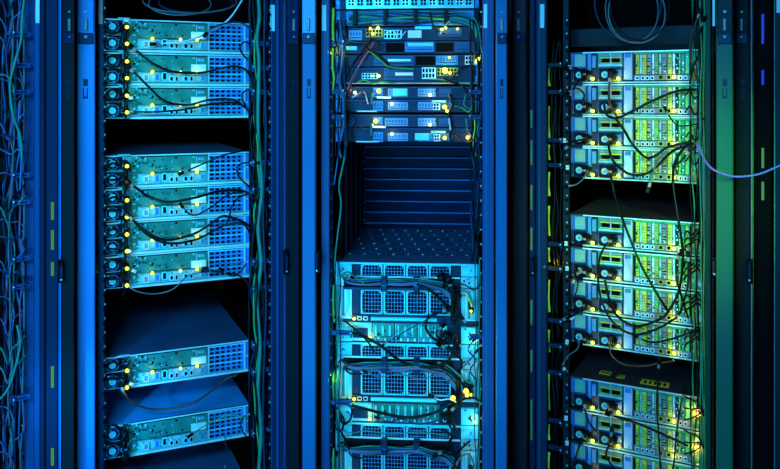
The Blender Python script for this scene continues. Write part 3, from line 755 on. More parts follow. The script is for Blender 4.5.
    led(im, (X2(474.5), -.012, Z(75)), 'w', .005, .03)
    return root
pe = enclosure()
for i, lab in enumerate(('fan enclosure with the dotted deck of the empty bay on top', 'fan enclosure second below the empty bay, a thick black cable swinging across it', 'lowest fan enclosure, cut by the bottom edge, its upper fan row in view')):
    o = pe if i == 0 else dup(pe)
    o.location = R2.world((0, 0, zE[i])); o.rotation_euler = (0, 0, R2.a)
    for px, py, kd, rr_, wt in ([(471, 311, 'y', .004, .02)], [(453, 398, 'y', .0075, .05), (466, 391, 'o', .008, .06), (467, 395, 'o', .006, 0)], [])[i]:
        x, _, z = R2.hit(px, py, -.075); mb = MB(); mb.box(-.007, .007, .0, .07, -.007, .007, 'black', .003); q = mb.build('plug', o, (x, -.073, z-zE[i])); led(o, (x, -.075, z-zE[i]), kd, rr_, wt)
    tag(o, lab, 'blade enclosure', 'fan enclosures of the middle cabinet')

# ------------------------------------------------------------------ cables
def smooth(P, n=5):
    out = []
    for i in range(len(P)-1):
        p0 = P[max(i-1, 0)]; p1 = P[i]; p2 = P[i+1]; p3 = P[min(i+2, len(P)-1)]
        for j in range(n):
            t = j/n; out.append(0.5*((2*p1)+(p2-p0)*t+(2*p0-5*p1+4*p2-p3)*t*t+(3*p1-p0-3*p2+p3)*t**3))
    out.append(P[-1]); return out
def cable(rk, pts, r, m, label, group=None, d=-.04, plug=0, ends=0.0, name='cable', cat='cable', tags=()):
    """pts: pixel x, pixel y and optionally the distance in front of the equipment faces"""
    L = []
    for i, p in enumerate(pts):
        dd = p[2] if len(p) > 2 else d+.010*math.sin(i*1.7+pts[0][1]*.3)
        if ends and i in (0, len(pts)-1) and len(p) < 3: dd = ends
        L.append(rk.world(rk.hit(p[0], p[1], dd)))
    S = smooth(L); o0 = S[0]
    mb = MB(); mb.tube([q-o0 for q in S], r, m, 8)
    for f in mb.f: pass
    o = mb.build(name, None, o0); tag(o, label, cat, group)
    for p in o.data.polygons: p.use_smooth = True
    if plug:
        for q, nx in ([(S[0], S[1])] + ([(S[-1], S[-2])] if plug > 1 else [])):
            e = (nx-q).normalized(); b = MB(); b.tube([q-o0-e*.012, q-o0+e*.006], r*2.2, 'black', 6); b.tube([q-o0+e*.006, q-o0+e*.018], r*1.5, 'grey', 6); b.build('plug', o)
    for fr, mm in tags:
        q = S[int(fr*(len(S)-1))]; nx = S[min(int(fr*(len(S)-1))+1, len(S)-1)]; e = (nx-q).normalized()
        b = MB(); b.tube([q-o0-e*.009, q-o0+e*.009], r*1.9, mm, 6); b.build('cable_tag', o)
    return o
G1 = 'cables across the servers of the left cabinet'
for pts, r, m, lab in [
    ([(154,44),(168,43),(181.5,41.6),(196,38),(209,32),(228.7,19.4),(244,-3)], .0026, 'c_white', 'pale lavender cable rising to the right over the topmost silver server'),
    ([(131.6,47),(142,55),(154,64),(173,71.6),(201,72.7),(228.7,66.6),(245,69),(253,82)], .0034, 'c_black', 'black cable sagging across the second silver server'),
    ([(129,68),(138,76),(151,89),(165,101),(187,105),(209,100),(234,100),(252,114)], .0034, 'c_black', 'black cable sweeping down across the third silver server'),
    ([(127,111),(151,112),(184,109.6),(212,104),(237,103),(252,112)], .0028, 'c_black', 'thinner black cable along the foot of the third silver server'),
    ([(253,64),(244,56),(240,48),(244,42),(250,44)], .0026, 'c_black', 'short black loop right of the topmost vent block'),
    ([(255,89),(245,91),(242,97),(245,105),(252,116)], .0026, 'c_black', 'short black loop right of the third vent block'),
    ([(206,34),(214,27),(234,22),(246,25),(253,32)], .0028, 'c_navy', 'dark cable arching over the top right vent block'),
    ([(128,182.6),(138,189),(147.6,196),(167,202),(193.6,198),(220.5,191),(243.5,191),(254,199)], .0038, 'c_black', 'thick black cable sagging over the second server of the stack of four'),
    ([(130,217),(147.6,232.5),(167,240),(193.6,234),(212,223),(224,216),(243.5,222),(253,230)], .0036, 'c_black', 'thick black cable dipping over the third server, upper of a parallel pair'),
    ([(128,215,-.05),(149,236),(170.6,243.5),(197.5,239),(224,225.6),(243,224),(251,236)], .0032, 'c_black', 'black cable dipping over the third server, lower of a parallel pair'),
    ([(182,206),(188,213),(196,215),(205,211),(217,203),(228,195),(243,192)], .0024, 'c_black', 'thin black cable hooking up from a port to the right bundle'),
    ([(182,173),(205,163),(224,155),(247,150)], .0026, 'c_black', 'thin black cable rising right over the top server of the four'),
    ([(126,284),(136,291),(151,294),(166,292),(176,287),(190,275),(217,270),(243.5,261)], .0018, 'c_grey', 'thin grey cable drooping under the stack of four'),
    ([(205,271),(228,273),(243.5,278.5),(256,298)], .0026, 'c_black', 'black cable running from a black coupler to the right bundle'),
    ([(256,163),(243,163),(237,168),(240,178),(252,189)], .0028, 'c_black', 'black loop beside the top vent block of the stack of four'),
    ([(255,192),(240,197),(232,206),(230,214),(226,226)], .0026, 'c_black', 'black cable crossing downward beside the second vent block'),
    ([(222,270),(232,276),(240,272),(246,264)], .0022, 'c_black', 'little black loop right of the lowest vent block of the four'),
    ([(121,386),(125,394),(132,402.5),(151,409),(178,407.5),(197,401),(216,387),(228,378),(237,375)], .0032, 'c_brown', 'brownish black cable hanging in a wide curve under the single server'),
    ([(191,435),(203,427),(216,420),(230,415),(246,417)], .0022, 'c_green', 'thin green cable curving over the lowest silver server'),
    ([(252,413),(244,417),(241,424),(243,432),(248,437),(252,430)], .0022, 'c_black', 'black loop at the right end of the lowest silver server'),
    ([(225,470),(226,452),(225,436)], .0014, 'c_navy', 'thin dark cord hanging below the lowest vent block'),
]: cable(R1, pts, r, m, lab, G1, plug=1, d=-.045)
mb = MB(); mb.box(-.010, .010, -.01, .01, -.007, .007, 'black', .002); mb.box(-.006, .006, -.012, -.009, -.003, .003, 'navy')
cb = mb.build('cable_coupler', None, R1.world(R1.hit(205, 269.5, -.045))); cb.rotation_euler = (0, 0, R1.a); tag(cb, 'small black coupler block joining cables in front of the lowest of four servers', 'coupler')
# coil on top of the first stack
def coil(rk, cx, cy, rx, ry, r, m, lab, grp, n=1, d=.02, dz=.0, tail=None, squash=0.0):
    pts = []
    for k in range(int(14*n)+1):
        t = k/14*2*PI-2.2; pts.append((cx+rx*math.cos(t)*(1+.03*math.sin(k)), cy+ry*math.sin(t), d+squash*math.sin(t)+k*.0006))
    if tail: pts += tail
    return cable(rk, pts, r, m, lab, grp, name='cable_coil', cat='cable coil')
coil(R1, 190, 1, 48, 12, .0026, 'c_grey', 'widest grey loop of the coil lying above the topmost silver server', 'coiled spare cable above the left servers', 1, .02, squash=-.05)
coil(R1, 196, 3, 38, 9.5, .0024, 'c_navy', 'dark blue inner loop of the coil above the topmost silver server', 'coiled spare cable above the left servers', 1, .03, squash=-.05)
coil(R1, 180, 4, 32, 11, .0022, 'c_grey', 'small grey loop of the coil above the topmost silver server', 'coiled spare cable above the left servers', 1, .0, squash=-.04)
# power leads hugging the power supplies of the left cabinet
for i, y in enumerate((30, 58, 64, 92, 97, 166, 177, 200, 208, 232, 246, 262, 276, 365, 376, 428, 440)):
    s_ = 1 if i % 2 else -1
    cable(R1, [(106, y+2), (113, y-3*s_), (121, y+1), (127, y+7*s_), (125, y+14), (122, y+20)], .0034, 'c_black', 'short black power lead at the silver servers supplies, %s from the top' % ORDN[i], 'power leads at the supplies of the left cabinet', d=-.032)
for i, (y0, y1) in enumerate(((24, 118), (160, 292), (358, 396), (424, 462))):
    for k in range(3):
        cable(R1, [(121.5+k*3+random.uniform(-1, 1), y0+(y1-y0)*j/6.0) if j % 2 else (127.5-k*2+random.uniform(-1.5, 1.5), y0+(y1-y0)*j/6.0) for j in range(7)], .0024, 'c_black', 'black lead %s down the lamp column beside the %s silver servers' % (('outermost', 'central', 'innermost')[k], ('top three', 'stack of four', 'single', 'lowest')[i]), 'leads down the lamp column', d=-.03)
for py in (27, 99, 265, 198):
    pass
for i, (px, py) in enumerate(((126.5, 20), (131, 98), (134, 271), (129, 251), (131.5, 384))):
    mb = MB(); mb.box(-.006, .006, -.002, .002, -.004, .004, 'white', .001); mb.box(-.004, .004, -.003, -.0015, -.0012, .0006, 'grey')
    o = mb.build('cable_tag', None, R1.world(R1.hit(px, py, -.052))); o.rotation_euler = (0, .5 if i > 1 else 0, R1.a)
    tag(o, 'small white tag tied to leads %s' % ('beside the topmost power supplies', 'beside the third server from the top', 'left of the lowest server of the four', 'left of the third server of the four', 'at the single server under the dark gap')[i], 'cable tag', 'white tags in the left cabinet')

def bundle(rk, x0, x1, n, mats, lab, grp, r=(.002, .004), d=(-.03, -.07), y0=-10, y1=480, step=26, wob=3.2):
    for i in range(n):
        bx = x0+(x1-x0)*(i+.5)/n; m = mats[i % len(mats)]; rr = random.uniform(*r); dd = random.uniform(*d); y = y0; pts = []
        while y < y1:
            pts.append((min(x1, max(x0, bx+random.uniform(-wob, wob))), y, dd+random.uniform(-.008, .008))); y += step*random.uniform(.8, 1.2)
        pts.append((bx, y1+8, dd))
        nm = {'c_black': 'black', 'c_teal': 'teal', 'c_navy': 'dark blue', 'c_blue': 'blue', 'c_grey': 'grey', 'c_green': 'green', 'c_yellow': 'yellow', 'c_purple': 'violet', 'c_white': 'white', 'c_brown': 'brown'}[m]
        cable(rk, pts, rr, m, lab % nm + ', %s strand across' % ORDN[i], grp)
bundle(R1, 249, 267, 11, ['c_black', 'c_navy', 'c_black', 'c_black', 'c_green', 'c_black', 'c_black'], '%s cable in the upright bundle right of the silver servers', 'upright bundle right of the silver servers', y0=-14)
cable(R1, [(257.5,-8,-.06),(259.5,15,-.065),(257,38,-.06),(259,60,-.06),(258.5,90,-.06),(258,120,-.06),(259,150,-.05),(262,190,-.06),(258,225,-.06),(261,262,-.06),(257,300,-.06),(260,345,-.062),(258,390,-.06),(261,430,-.06),(258,480,-.06)], .0062, 'c_teal', 'thick teal cable running the full height right of the silver servers', 'upright bundle right of the silver servers')
cable(R1, [(265,-8,-.07),(264,60,-.065),(266,140,-.065),(263,215,-.07),(266,300,-.07),(263,400,-.07),(265,480,-.07)], .003, 'c_navy', 'thin dark blue cable beside the rail right of the silver servers', 'upright bundle right of the silver servers')

# rack 2 cables
G2 = 'cables across the fan enclosures'
for i in range(7):
    y = 12+i*1.9
    cable(R2, [(349,y+4),(362,y+random.uniform(-1,2)),(385,y+random.uniform(-2,1)),(410,y+random.uniform(-1,1)),(440,y+random.uniform(-2,2)),(462,y+1),(474,y+8),(477,y+24)], random.uniform(.0026,.004), ('c_teal','c_blue','c_navy','c_green','c_blue','c_teal','c_navy')[i],
          '%s cable, %s strand of the flat bundle in the tidy panel' % (('teal','blue','dark blue','green','blue','teal','dark blue')[i], ('topmost','second','third','fourth','fifth','sixth','lowest')[i]), 'strands in the cable tidy panel', d=-.018)
for k, y0 in enumerate((277, 361, 445)):
    wh = ('upper', 'middle', 'lowest')[k]
    for i in range(7):
        o = i*1.15; m = ('c_teal','c_navy','c_blue','c_black','c_teal','c_purple','c_blue')[i]
        pts = [(341+i*.6,y0-1+o*.6),(350,y0+3+o*.5),(366,y0+2+o+random.uniform(-1,1)),(383,y0+1.5+o*.9),(400,y0+2+o+random.uniform(-1,1)),(417,y0+1.5+o*.9),(432,y0+4+o+k),(446,y0+7+o*1.5),(456,y0+16+i*2.2)]
        cable(R2, pts, random.uniform(.0016,.0028), m, '%s strand of the %s strapped bundle across the fan enclosures, %s in it' % (('teal','dark blue','blue','black','lower teal','violet','lower blue')[i], wh, ('topmost','second','third','fourth','fifth','sixth','lowest')[i]), 'strands of the %s strapped bundle' % wh, d=-.036)
for pts, r, m, lab in [
    ([(448,309),(430,316.5),(426,324),(427,331),(435,339.5),(448,342.6)], .0038, 'c_black', 'black cable bending in a C shape at the right of the upper enclosure'),
    ([(383,345),(404,332),(430,318),(447,309)], .0018, 'c_navy', 'thin dark cable rising right across the upper interconnects'),
    ([(333,333),(345,333),(358,334),(379,344.6),(397,358.7),(412,365),(432.5,367),(448,362)], .0046, 'c_black', 'thick black cable falling from the left bracket across the second enclosure'),
    ([(333,403),(345,404),(358,407),(383.5,413.5),(409,417.5),(431.7,413.5),(447,406),(457,398),(466,390),(473,386)], .0044, 'c_black', 'thick black cable swinging low under the middle fan row'),
    ([(417,284),(432.5,292),(442,301),(450,310),(454,322)], .0042, 'c_black', 'black cable bending down right of the fourth upper fan'),
    ([(453,282),(452,294),(454,306),(452,318),(455,330),(452,343)], .006, 'c_black', 'thickest black cable hanging upright beside the upper enclosure right plates'),
    ([(457,290),(456,302),(458,316),(455,334),(459,350)], .004, 'c_black', 'black cable hanging just right of the thickest upright one'),
    ([(448,346),(452,352),(449,360),(440,366),(452,374),(458,382),(457,398),(452,412),(455,430)], .0044, 'c_black', 'black cable winding down beside the second enclosure'),
    ([(458,292),(465,291),(471,298),(473.4,312)], .0026, 'c_teal', 'teal cable arching over the upper right ribbed panel'),
    ([(460,296),(467,296),(471,304),(472,316)], .0022, 'c_yellow', 'yellow cable arching over the upper right ribbed panel'),
    ([(436,362),(448,366),(458,374),(466,381),(473,384)], .0024, 'c_teal', 'teal cable slanting down right onto the second enclosure'),
    ([(450,412),(457,405),(464,399),(474,398),(479,401)], .0034, 'c_black', 'black cable leading right from the second enclosure to the rail'),
    ([(432,396),(440,400),(449,399),(456,402)], .0022, 'c_white', 'short pale cable by the yellow lamp of the second enclosure'),
    ([(476,352),(470,360),(458,372),(446,384)], .0018, 'c_navy', 'thin dark cable slanting left from the right edge of the second enclosure'),
    ([(352,277),(346,279),(343,274),(349,272),(356,278),(364,283)], .0024, 'c_teal', 'teal loop at the left of the upper strapped bundle'),
    ([(337,366),(341,360),(348,362),(346,370),(352,374),(362,374)], .0026, 'c_black', 'black loop at the left of the middle strapped bundle'),
    ([(337,452),(340,443),(348,445),(350,454),(358,458),(368,456)], .0026, 'c_black', 'black loop at the left of the lowest strapped bundle'),
    ([(340,430),(352,433),(366,431),(392,434),(420,432),(448,436)], .0016, 'c_teal', 'thin teal cable across the lowest upper fan row'),
    ([(436,455),(445,452),(455,456),(462,448),(470,441)], .003, 'c_black', 'black cable rising right at the lowest enclosure'),
    ([(455,466),(462,456),(470,455),(474,466)], .0024, 'c_grey', 'grey loop at the bottom right of the lowest enclosure'),
    ([(338,318),(346,322),(356,330),(368,342),(374,352)], .0028, 'c_black', 'black cable slanting down right at the first interconnect'),
    ([(336,408),(344,420),(342,434),(350,442)], .0034, 'c_black', 'black cable dropping left of the third enclosure corner'),
    ([(348,402),(352,410),(350,420),(343,424),(340,414)], .0034, 'c_black', 'black loop at the left end of the second interconnect row'),
    ([(440,345),(452,352),(462,362),(458,376),(464,388),(460,402)], .0036, 'c_black', 'black cable snaking down beside the orange lit leads'),
    ([(442,430),(452,436),(448,446),(456,456),(452,470)], .004, 'c_black', 'black cable winding down at the lowest enclosure'),
    ([(462,318),(470,326),(478,322)], .003, 'c_black', 'short black cable bridging to the rail at the first interconnect'),
    ([(474,340),(468,350),(476,360),(470,370),(476,380)], .002, 'c_black', 'thin black wiggle right of the second upper plate'),
    ([(378,418),(390,422),(402,419),(420,424),(440,420)], .0022, 'c_navy', 'dark blue cable along the seam of the two lower enclosures'),
    ([(366,372),(380,377),(400,374),(420,379),(446,372)], .0018, 'c_blue', 'blue cable drawn across the tops of the middle fans'),
    ([(446,286),(462,284),(474,290),(480,284)], .002, 'c_black', 'thin black cable reaching the right rail at the upper enclosure'),
    ([(443,326),(436,333),(442,340),(452,337)], .003, 'c_black', 'small black hook under the C shaped cable'),
]: cable(R2, pts, r, m, lab, G2, d=-.05, plug=1 if r < .004 else 0)
# knots of plugs on the right
for i, (px, py) in enumerate(((441, 277), (448, 279), (446, 335), (453, 337), (456, 345), (450, 411), (446, 416))):
    mb = MB(); mb.box(-.010, .010, -.012, .014, -.010, .010, 'black', .004); mb.box(-.004, .004, -.016, -.01, -.004, .004, 'navy', .001); mb.tube([(0, -.012, 0), (.004, -.022, -.012), (.002, -.02, -.03)], .0035, 'c_black')
    o = mb.build('power_plug', None, R2.world(R2.hit(px, py, -.03))); o.rotation_euler = (0, (i % 3-1)*.4, R2.a)
    tag(o, 'black plug %s' % ('left of two above the fourth upper fan', 'right of two above the fourth upper fan', 'at the left of three under the C shaped cable', 'in the middle of three under the C shaped cable', 'at the right of three under the C shaped cable', 'upper of two beside the yellow lamp of the second enclosure', 'lower of two beside the yellow lamp of the second enclosure')[i], 'plug', 'black plugs right of the fans')
# left and right uprights in rack 2
cable(R2, [(333.5,8),(333,30),(334,46)], .0042, 'c_yellow', 'yellow cable beside the left rail near the top of the middle cabinet', 'yellow cables beside the left rail')
cable(R2, [(333,48),(332.5,66),(334,78),(333,90)], .0036, 'c_yellow', 'yellow cable beside the left rail level with the white dashed unit', 'yellow cables beside the left rail')
for a, b, lab in ((285, 322, 'upper fan enclosure'), (372, 400, 'second fan enclosure'), (448, 480, 'lowest fan enclosure')):
    cable(R2, [(334, a), (333.2, (a+b)/2), (334.5, b)], .0036, 'c_green', 'yellow green cable beside the left rail level with the '+lab, 'yellow cables beside the left rail')
cable(R2, [(346,142),(344,160),(339,185),(341,205),(337,240),(335,262),(336,300),(338,340),(335,380),(338,430),(336,480)], .0028, 'c_teal', 'long teal cable falling past the left of the empty bay', None, d=-.04)
cable(R2, [(338,20),(341,45),(338,70),(342,92),(343,120),(339,150),(334,185)], .002, 'c_blue', 'blue cable falling along the left of the slim units', None, d=-.04)
bundle(R2, 335, 346, 6, ['c_black', 'c_navy', 'c_black', 'c_blue'], '%s cable in the upright bundle left of the slim units', 'upright bundle left of the slim units', y0=20, y1=150, step=22, r=(.0014, .003))
bundle(R2, 470, 481, 5, ['c_black', 'c_navy', 'c_black'], '%s cable in the upright bundle right of the slim units', 'upright bundle right of the slim units', y0=20, y1=255, step=26, r=(.0014, .003), d=(-.02, -.04))
bundle(R2, 334, 341, 3, ['c_black', 'c_teal', 'c_navy'], '%s cable down the left edge of the fan enclosures', 'cables down the left edge of the fan enclosures', y0=262, y1=480, step=26, r=(.0012, .0024), wob=1.2)
bundle(R2, 474, 481, 3, ['c_navy', 'c_black', 'c_teal'], '%s cable down the right edge of the fan enclosures', 'cables down the right edge of the fan enclosures', y0=258, y1=480, step=26, r=(.0012, .002), wob=1.2)
G2b = 'loose cables over the slim units'
for pts, r, m, lab in [
    ([(372,38),(366,46),(360,54),(352,66),(346,78),(342,90)], .0036, 'c_black', 'thick black cable slanting down left from the yellow lamps'),
    ([(374,42),(368,52),(360,64),(352,78),(346,92)], .0026, 'c_purple', 'violet cable slanting down left beside the thick black one'),
    ([(370,44),(363,58),(357,70),(352,82),(350,92)], .002, 'c_brown', 'brown cable slanting down left, steepest of three'),
    ([(366,48),(376,54),(386,62),(390,68)], .0048, 'c_black', 'stubby thick black cable slanting down right under the lamps'),
    ([(368,50),(378,58),(388,66),(400,68),(414,69)], .0022, 'c_green', 'green cable slanting down right then level over the slim units'),
    ([(346,36),(350,42),(358,44),(366,42),(374,38)], .0028, 'c_black', 'black cable sagging left of the olive ports'),
    ([(345,24),(344,32),(348,40),(356,43)], .0018, 'c_teal', 'thin teal cable curling at the left of the white labelled unit'),
    ([(372,22),(368,30),(372,38),(380,44),(372,50)], .0026, 'c_black', 'black cable looped around the left yellow lamps'),
    ([(386,33),(394,31),(398,39),(406,31)], .0014, 'c_white', 'thin white lead zigzagging left of the white label'),
    ([(430,12),(432,22),(437,30),(445,34)], .0024, 'c_black', 'black cable dropping right of the white label'),
    ([(440,34),(444,27),(450,20)], .002, 'c_white', 'white stub rising by the right yellow lamps'),
    ([(474,18),(478,26),(480,38),(482,52)], .0024, 'c_teal', 'teal cable curling down at the right of the slim units'),
    ([(443,78),(452,82),(460,84),(468,92),(474,96)], .0032, 'c_black', 'black cable leading right and down from the large yellow lamp'),
    ([(450,80),(458,72),(466,66),(474,66),(476,76)], .0024, 'c_black', 'black loop right of the large yellow lamp'),
    ([(430,79),(446,80),(458,83),(470,84)], .002, 'c_green', 'green cable running right from the large yellow lamp'),
    ([(358,82),(364,80),(374,84),(382,82),(396,84)], .0024, 'c_green', 'green cable along the grey bar'),
    ([(346,92),(352,88),(360,90),(366,98),(360,104)], .002, 'c_brown', 'brown cable curling beside the left white lamp'),
    ([(352,98),(358,94),(364,92),(368,104)], .002, 'c_white', 'white lead crossing right of the left white lamp'),
    ([(372,93),(371.5,104)], .003, 'c_teal', 'short teal stub under the upper left lamp cluster'),
    ([(371.5,124),(371,136)], .003, 'c_teal', 'short teal stub under the lower left lamp cluster'),
    ([(345,110),(352,114),(356,122),(352,130),(354,142)], .0022, 'c_black', 'black cable winding at the left of the lowest slim units'),
    ([(352,130),(358,126),(364,130)], .0018, 'c_brown', 'short brown lead left of the lowest slim unit'),
    ([(450,94),(453,104),(449,114),(452,126),(450,138),(456,144)], .0034, 'c_black', 'thick black cable hanging down right of the blue modules'),
    ([(466,94),(464,104),(470,108),(474,100),(470,94)], .0024, 'c_teal', 'teal loop at the right of the cyan plated unit'),
    ([(455,106),(462,108),(468,112),(472,108)], .002, 'c_green', 'small green lead below the teal loop'),
    ([(466,118),(468,130),(474,138),(478,128),(478,118)], .0024, 'c_teal', 'teal loop around the orange lamp'),
    ([(474,116),(475,128),(473,142),(476,156)], .0018, 'c_yellow', 'thin yellow cable falling past the orange lamp'),
    ([(455,134),(462,141),(470,142),(476,136)], .0026, 'c_brown', 'brown cable sagging under the orange lamp'),
    ([(480,120),(479,140),(474,160),(478,190),(476,220)], .002, 'c_navy', 'dark blue cable falling along the right of the empty bay'),
    ([(449,118),(450.5,130)], .0026, 'c_white', 'white stub right of the plain blue modules'),
    ([(449,93),(450.5,103)], .0026, 'c_grey', 'grey stub right of the cyan plated unit'),
    ([(344,92),(346,106),(350,112),(346,122),(349,134),(347,148)], .0036, 'c_black', 'black cable wavering down the left of the lower slim units'),
]: cable(R2, pts, r, m, lab, G2b, d=-.035)

# rack 3 cables
G3 = 'looping cables over the right servers'
for pts, r, m, lab in [
    ([(610,76),(609,92),(610,104),(617,117)], .0036, 'c_brown', 'reddish black lead hanging from the topmost right plug'),
    ([(604,104),(607,115),(617,118),(629.5,112.5),(655,99.7),(678,90.8),(697,89.5)], .0042, 'c_black', 'thick black cable rising right across the second yellow lit server'),
    ([(616,119),(624,130),(632,143.5),(645,157),(655,156),(668,147),(691,142)], .0042, 'c_black', 'thick black cable dipping over the third yellow lit server'),
    ([(608.5,143.5),(610,153),(614,162),(627,173),(642,174.7),(655,168),(673,151),(694,143.5)], .0042, 'c_black', 'thick black cable dipping over the lowest server under the coil'),
    ([(648.5,189),(652.5,174),(657.6,161),(668,150)], .0032, 'c_grey', 'grey black cable with a pale end hanging into the gap'),
    ([(611,176),(613,188),(617,203),(626.6,230),(641.5,266),(659,297),(668,311)], .0040, 'c_black', 'long black cable crossing the dark gap and slanting down right'),
    ([(690,140),(676,160),(673,178),(675,200),(680,230),(683,258),(679,290),(668,312),(656,321),(635.5,326),(617.6,316.4),(609,298.5),(605,280)], .004, 'c_black', 'black cable falling past the gap and swinging left in a wide loop'),
    ([(607,243),(600,256.7),(598,277.6),(602,302),(614.6,324),(635,334.5),(659,328),(677,317)], .0036, 'c_black', 'outermost black loop left over the middle green lit servers'),
    ([(680,253.7),(676,262),(677,280),(682,298),(688,318)], .0034, 'c_black', 'black cable falling beside the small lamp column'),
    ([(688,255),(688,283),(684,300),(679,315)], .003, 'c_black', 'black cable curving in from the right rail'),
    ([(611,337),(610,352),(617,361),(627,365),(644,366),(660,363),(675,361)], .0028, 'c_brown', 'brown cable sagging across the lower dark gap'),
    ([(659,362,-.09),(657,404,-.08),(658.7,434,-.08),(661,476,-.08)], .0028, 'c_black', 'thin black cable hanging straight down over the stickered cover'),
    ([(684,392),(681,404),(676.5,434),(673,474)], .0026, 'c_black', 'thin black cable hanging down right of the straight one'),
    ([(608,414),(620,418),(638,423.5),(664.6,435),(688,446)], .0036, 'c_black', 'black cable slanting down right across the lowest servers'),
    ([(584,402),(586,414),(590,424),(597,432)], .003, 'c_black', 'short black lead falling from the first plug of the lowest stack'),
    ([(612,430),(610,442),(606,456),(616,470)], .003, 'c_black', 'short black lead falling from the second plug of the lowest stack'),
    ([(584,432),(580,444),(576,456),(572,468)], .003, 'c_black', 'short black lead slanting down left at the lowest stack'),
    ([(690,150),(680,162),(672,166)], .003, 'c_black', 'short black cable reaching in from the right at the lowest server under the coil'),
    ([(636,336),(650,342),(668,340),(686,334),(698,330)], .003, 'c_black', 'black cable sagging over the lowest green lit server'),
    ([(666,110),(672,120),(680,126),(698,124)], .0022, 'c_black', 'thin black cable curling by the right port lamps'),
    ([(700,12),(692,34),(690,54),(694,72),(700,84)], .0028, 'c_brown', 'brown cable bowed left at the top of the right bundle'),
    ([(704,20),(699,36),(699,52),(693,68),(690,84)], .0028, 'c_black', 'black cable bowed at the top of the right bundle'),
    ([(569,93),(576,88),(584,94),(582,104)], .0028, 'c_black', 'black lead looped by the second server under the coil'),
    ([(568,68),(577,68),(582,76),(577,84),(566,98)], .0028, 'c_black', 'black lead looped by the topmost server under the coil'),
    ([(564,150),(572,142),(580,140),(588,138)], .0032, 'c_black', 'thick black lead leading to the third server under the coil'),
    ([(566,186),(575,185),(583,179),(588,170)], .0022, 'c_grey', 'grey lead sagging left of the lowest server under the coil'),
    ([(575,278),(572,290),(574,302),(580,312),(588,305)], .0030, 'c_black', 'black loop left of the third green lit server'),
    ([(577,270),(578,282),(575,296),(568,312)], .0024, 'c_black', 'thin black lead at the left of the third green lit server'),
    ([(562,366),(568,356),(578,348),(578,336)], .002, 'c_grey', 'grey lead curving up left of the lower gap'),
    ([(562,320),(572,316),(582,310),(590,303)], .0036, 'c_black', 'thick black lead leading to the third green lit server'),
]: cable(R3, pts, r, m, lab, G3, d=-.055, plug=1 if len(pts) < 6 else 0)
for i, (y, l_) in enumerate(((232, 'topmost'), (262, 'second'), (296, 'third'), (330, 'lowest'))):
    for k in range(3):
        cable(R3, [(703, y+8+4*k), (698, y-3+5*k), (692, y+3+4*k), (687, y-1+7*k), (684, y+4+7*k)], .0026, 'c_black', 'black network lead at the ports of the %s green lit server, %s of three' % (l_, ('upper', 'middle', 'lower')[k]), 'network leads at the right ports', d=-.03, plug=0)
for i, y in enumerate((400, 434)):
    for k in range(3):
        cable(R3, [(704, y+16-3*k), (699, y+4+5*k), (692, y+9*k), (684, y-4+12*k)], .0024, 'c_black', 'black lead fanned around the %s orange lamp, %s of three' % (('upper', 'lower')[i], ('upper', 'middle', 'lower')[k]), 'leads around the orange lamps', d=-.045)
for i, y in enumerate((92, 108, 134, 158)):
    cable(R3, [(704, y+12), (700, y+4), (694, y+6), (690, y-2), (686, y+3)], .0024, 'c_black', 'short black network lead right of the servers under the coil, %s from the top' % ORDN[i], 'network leads under the coil', d=-.035)
cable(R3, [(696,143.5,-.07),(699,148,-.09),(703.6,158,-.12),(709,166,-.145),(717,171.5,-.155),(730,175.8,-.16),(741,176.6,-.16),(758,174.3,-.15),(772,169,-.14),(790,161,-.13)], .0030, 'c_sky', 'blue cable leaving the right servers and sagging across the dark posts', None)
cable(R3, [(698,143,-.07),(702,152,-.075),(704,165,-.075),(703.5,190,-.07),(704,215,-.07)], .0024, 'c_blue', 'short blue cable falling beside the sagging blue one', None)
bundle(R3, 690, 704, 6, ['c_black', 'c_green', 'c_black', 'c_black', 'c_teal'], '%s cable in the upright bundle beside the green lit rail', 'upright bundle beside the green rail', y0=-10, y1=480, step=34, r=(.0014, .0026), d=(-.01, -.03), wob=2)
bundle(R3, 700, 705, 4, ['c_green', 'c_black', 'c_teal'], '%s cable hugging the green lit rail', 'cables hugging the green rail', y0=-10, y1=480, step=40, r=(.0018, .003), d=(-.03, -.05), wob=1.2)
bundle(R3, 552, 561, 4, ['c_black'], '%s cable in the upright bundle left of the right servers', 'upright bundle left of the right servers', y0=40, y1=480, step=30, r=(.002, .0036), d=(.0, -.02), wob=3)
for i, (a, b) in enumerate(((68, 86), (106, 138), (145, 160), (172, 196), (206, 236), (248, 262), (280, 312), (330, 352), (372, 410), (424, 440), (452, 480))):
    cable(R3, [(549, a), (548.4, (a+b)/2), (549.5, b)], .004, 'c_yellow', 'yellow cable length between brackets left of the right servers, %s from the top' % ORDN[i], 'yellow lengths between the brackets', d=-.03)
for i, (px, py, an) in enumerate(((569.5, 67.5, 0), (569.5, 93, 0), (564.5, 140.5, 0), (567.5, 167.5, 0), (566, 243.5, 0), (567, 268.5, 0), (572, 318, .7), (567, 342, .2), (563.5, 369, .9), (566, 418, 0), (567, 443, 0))):
    mb = MB(); mb.box(-.005, .005, -.003, .003, -.007, .007, 'white', .001); mb.box(-.0042, .0042, -.0042, -.0025, -.001, .001, 'grey'); mb.tube([(-.02, .0, .0), (0, 0, 0)], .0025, 'c_black')
    o = mb.build('cable_tag', None, R3.world(R3.hit(px, py, -.04))); o.rotation_euler = (0, an, R3.a)
    tag(o, 'white tag on a bracket lead, %s from the top of a column of eleven' % ('first', 'second', 'third', 'fourth', 'fifth', 'sixth', 'seventh', 'eighth', 'ninth', 'tenth', 'last')[i], 'cable tag', 'white tags left of the right servers')
GC = 'coil hanging at the top of the right cabinet'
coil(R3, 637, 13, 29, 30, .0028, 'c_grey', 'large outer loop of the coil hanging above the right servers', GC, 1, -.02, squash=.0)
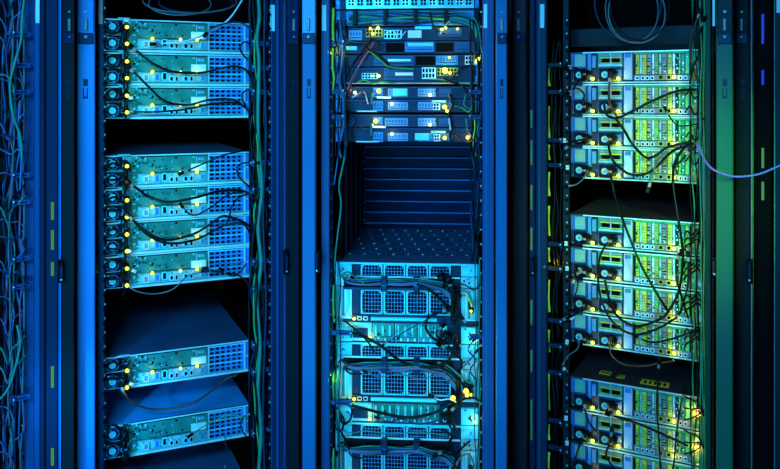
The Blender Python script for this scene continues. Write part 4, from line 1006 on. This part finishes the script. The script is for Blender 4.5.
coil(R3, 632, 10, 27, 32, .0024, 'c_grey', 'loop set to the left in the coil hanging above the right servers', GC, 1, -.01, squash=.01)
coil(R3, 628, 4, 34, 36, .0026, 'c_navy', 'dark widest loop of the coil hanging above the right servers', GC, 1, .0, squash=.01)
coil(R3, 640, 6, 30, 34, .0020, 'c_black', 'black loop of the coil hanging above the right servers', GC, 1, -.03, squash=.01)
# dim plate behind the coil
mb = MB(); a = R3.hit(571, 47, .10); b = R3.hit(640, 27, .10); mb.box(a[0], R3.x(700, .1), .10, .11, a[2], b[2], 'darkpost'); mb.build('blanking_plate', r3)

# rack 0 cables
def tangle(rk, x0, x1, seed, lab):
    random.seed(seed)
    cols = ['c_navy', 'c_blue', 'c_purple', 'c_black', 'c_teal', 'c_grey', 'c_navy', 'c_blue']
    nm = {'c_black': 'black', 'c_teal': 'teal', 'c_navy': 'dark blue', 'c_blue': 'blue', 'c_grey': 'grey', 'c_purple': 'violet'}
    cnt = {}
    for i in range(28):
        y = -5+i*17.5+random.uniform(-4, 4); m = cols[i % 8]; q = random.random()
        if q < .45: pts = [(-8, y+random.uniform(-12, 4)), (4, y), (12, y+3), (18, y+random.uniform(-2, 4)), (24, y+10), (21, y+26)]
        elif q < .8: pts = [(-8, y), (2, y+8), (8, y+22), (12, y+8), (20, y), (25, y-6)]
        else: pts = [(-8, y+16), (0, y+6), (9, y+9), (14, y+22), (12, y+40)]
        cable(rk, pts, random.uniform(.0014, .0026), m, lab % (nm[m], ORDN[cnt.setdefault(m, -1)+1], nm[m]), 'tangle in the leftmost cabinet', d=random.uniform(-.03, -.07))
        cnt[m] += 1
tangle(R0, 0, 30, 11, 'thin %s cable in the leftmost tangle, %s %s one from the top')
bundle(R0, 2, 24, 12, ['c_navy', 'c_black', 'c_blue', 'c_purple', 'c_grey', 'c_teal', 'c_black'], '%s cable falling through the leftmost tangle', 'upright cables in the leftmost tangle', y0=-10, y1=480, step=30, r=(.0014, .0028), d=(.0, -.05), wob=4)
cable(R0, [(25,-6,-.07),(22,18,-.075),(21,40,-.07),(15,62,-.075),(10,85,-.07),(13,115,-.075),(20,135,-.075),(22,160,-.07)], .0034, 'c_teal', 'bright teal cable snaking down the top of the leftmost tangle', None)
cable(R0, [(-6,404,-.07),(6,392,-.075),(13,375,-.075),(20,345,-.07),(17,325,-.07)], .003, 'c_teal', 'teal cable slanting up right in the lower leftmost tangle', None)
cable(R0, [(20,100,-.06),(18,130,-.065),(21,160,-.065),(20,190,-.06)], .0024, 'c_blue', 'sky blue cable beside the bright teal one', None)
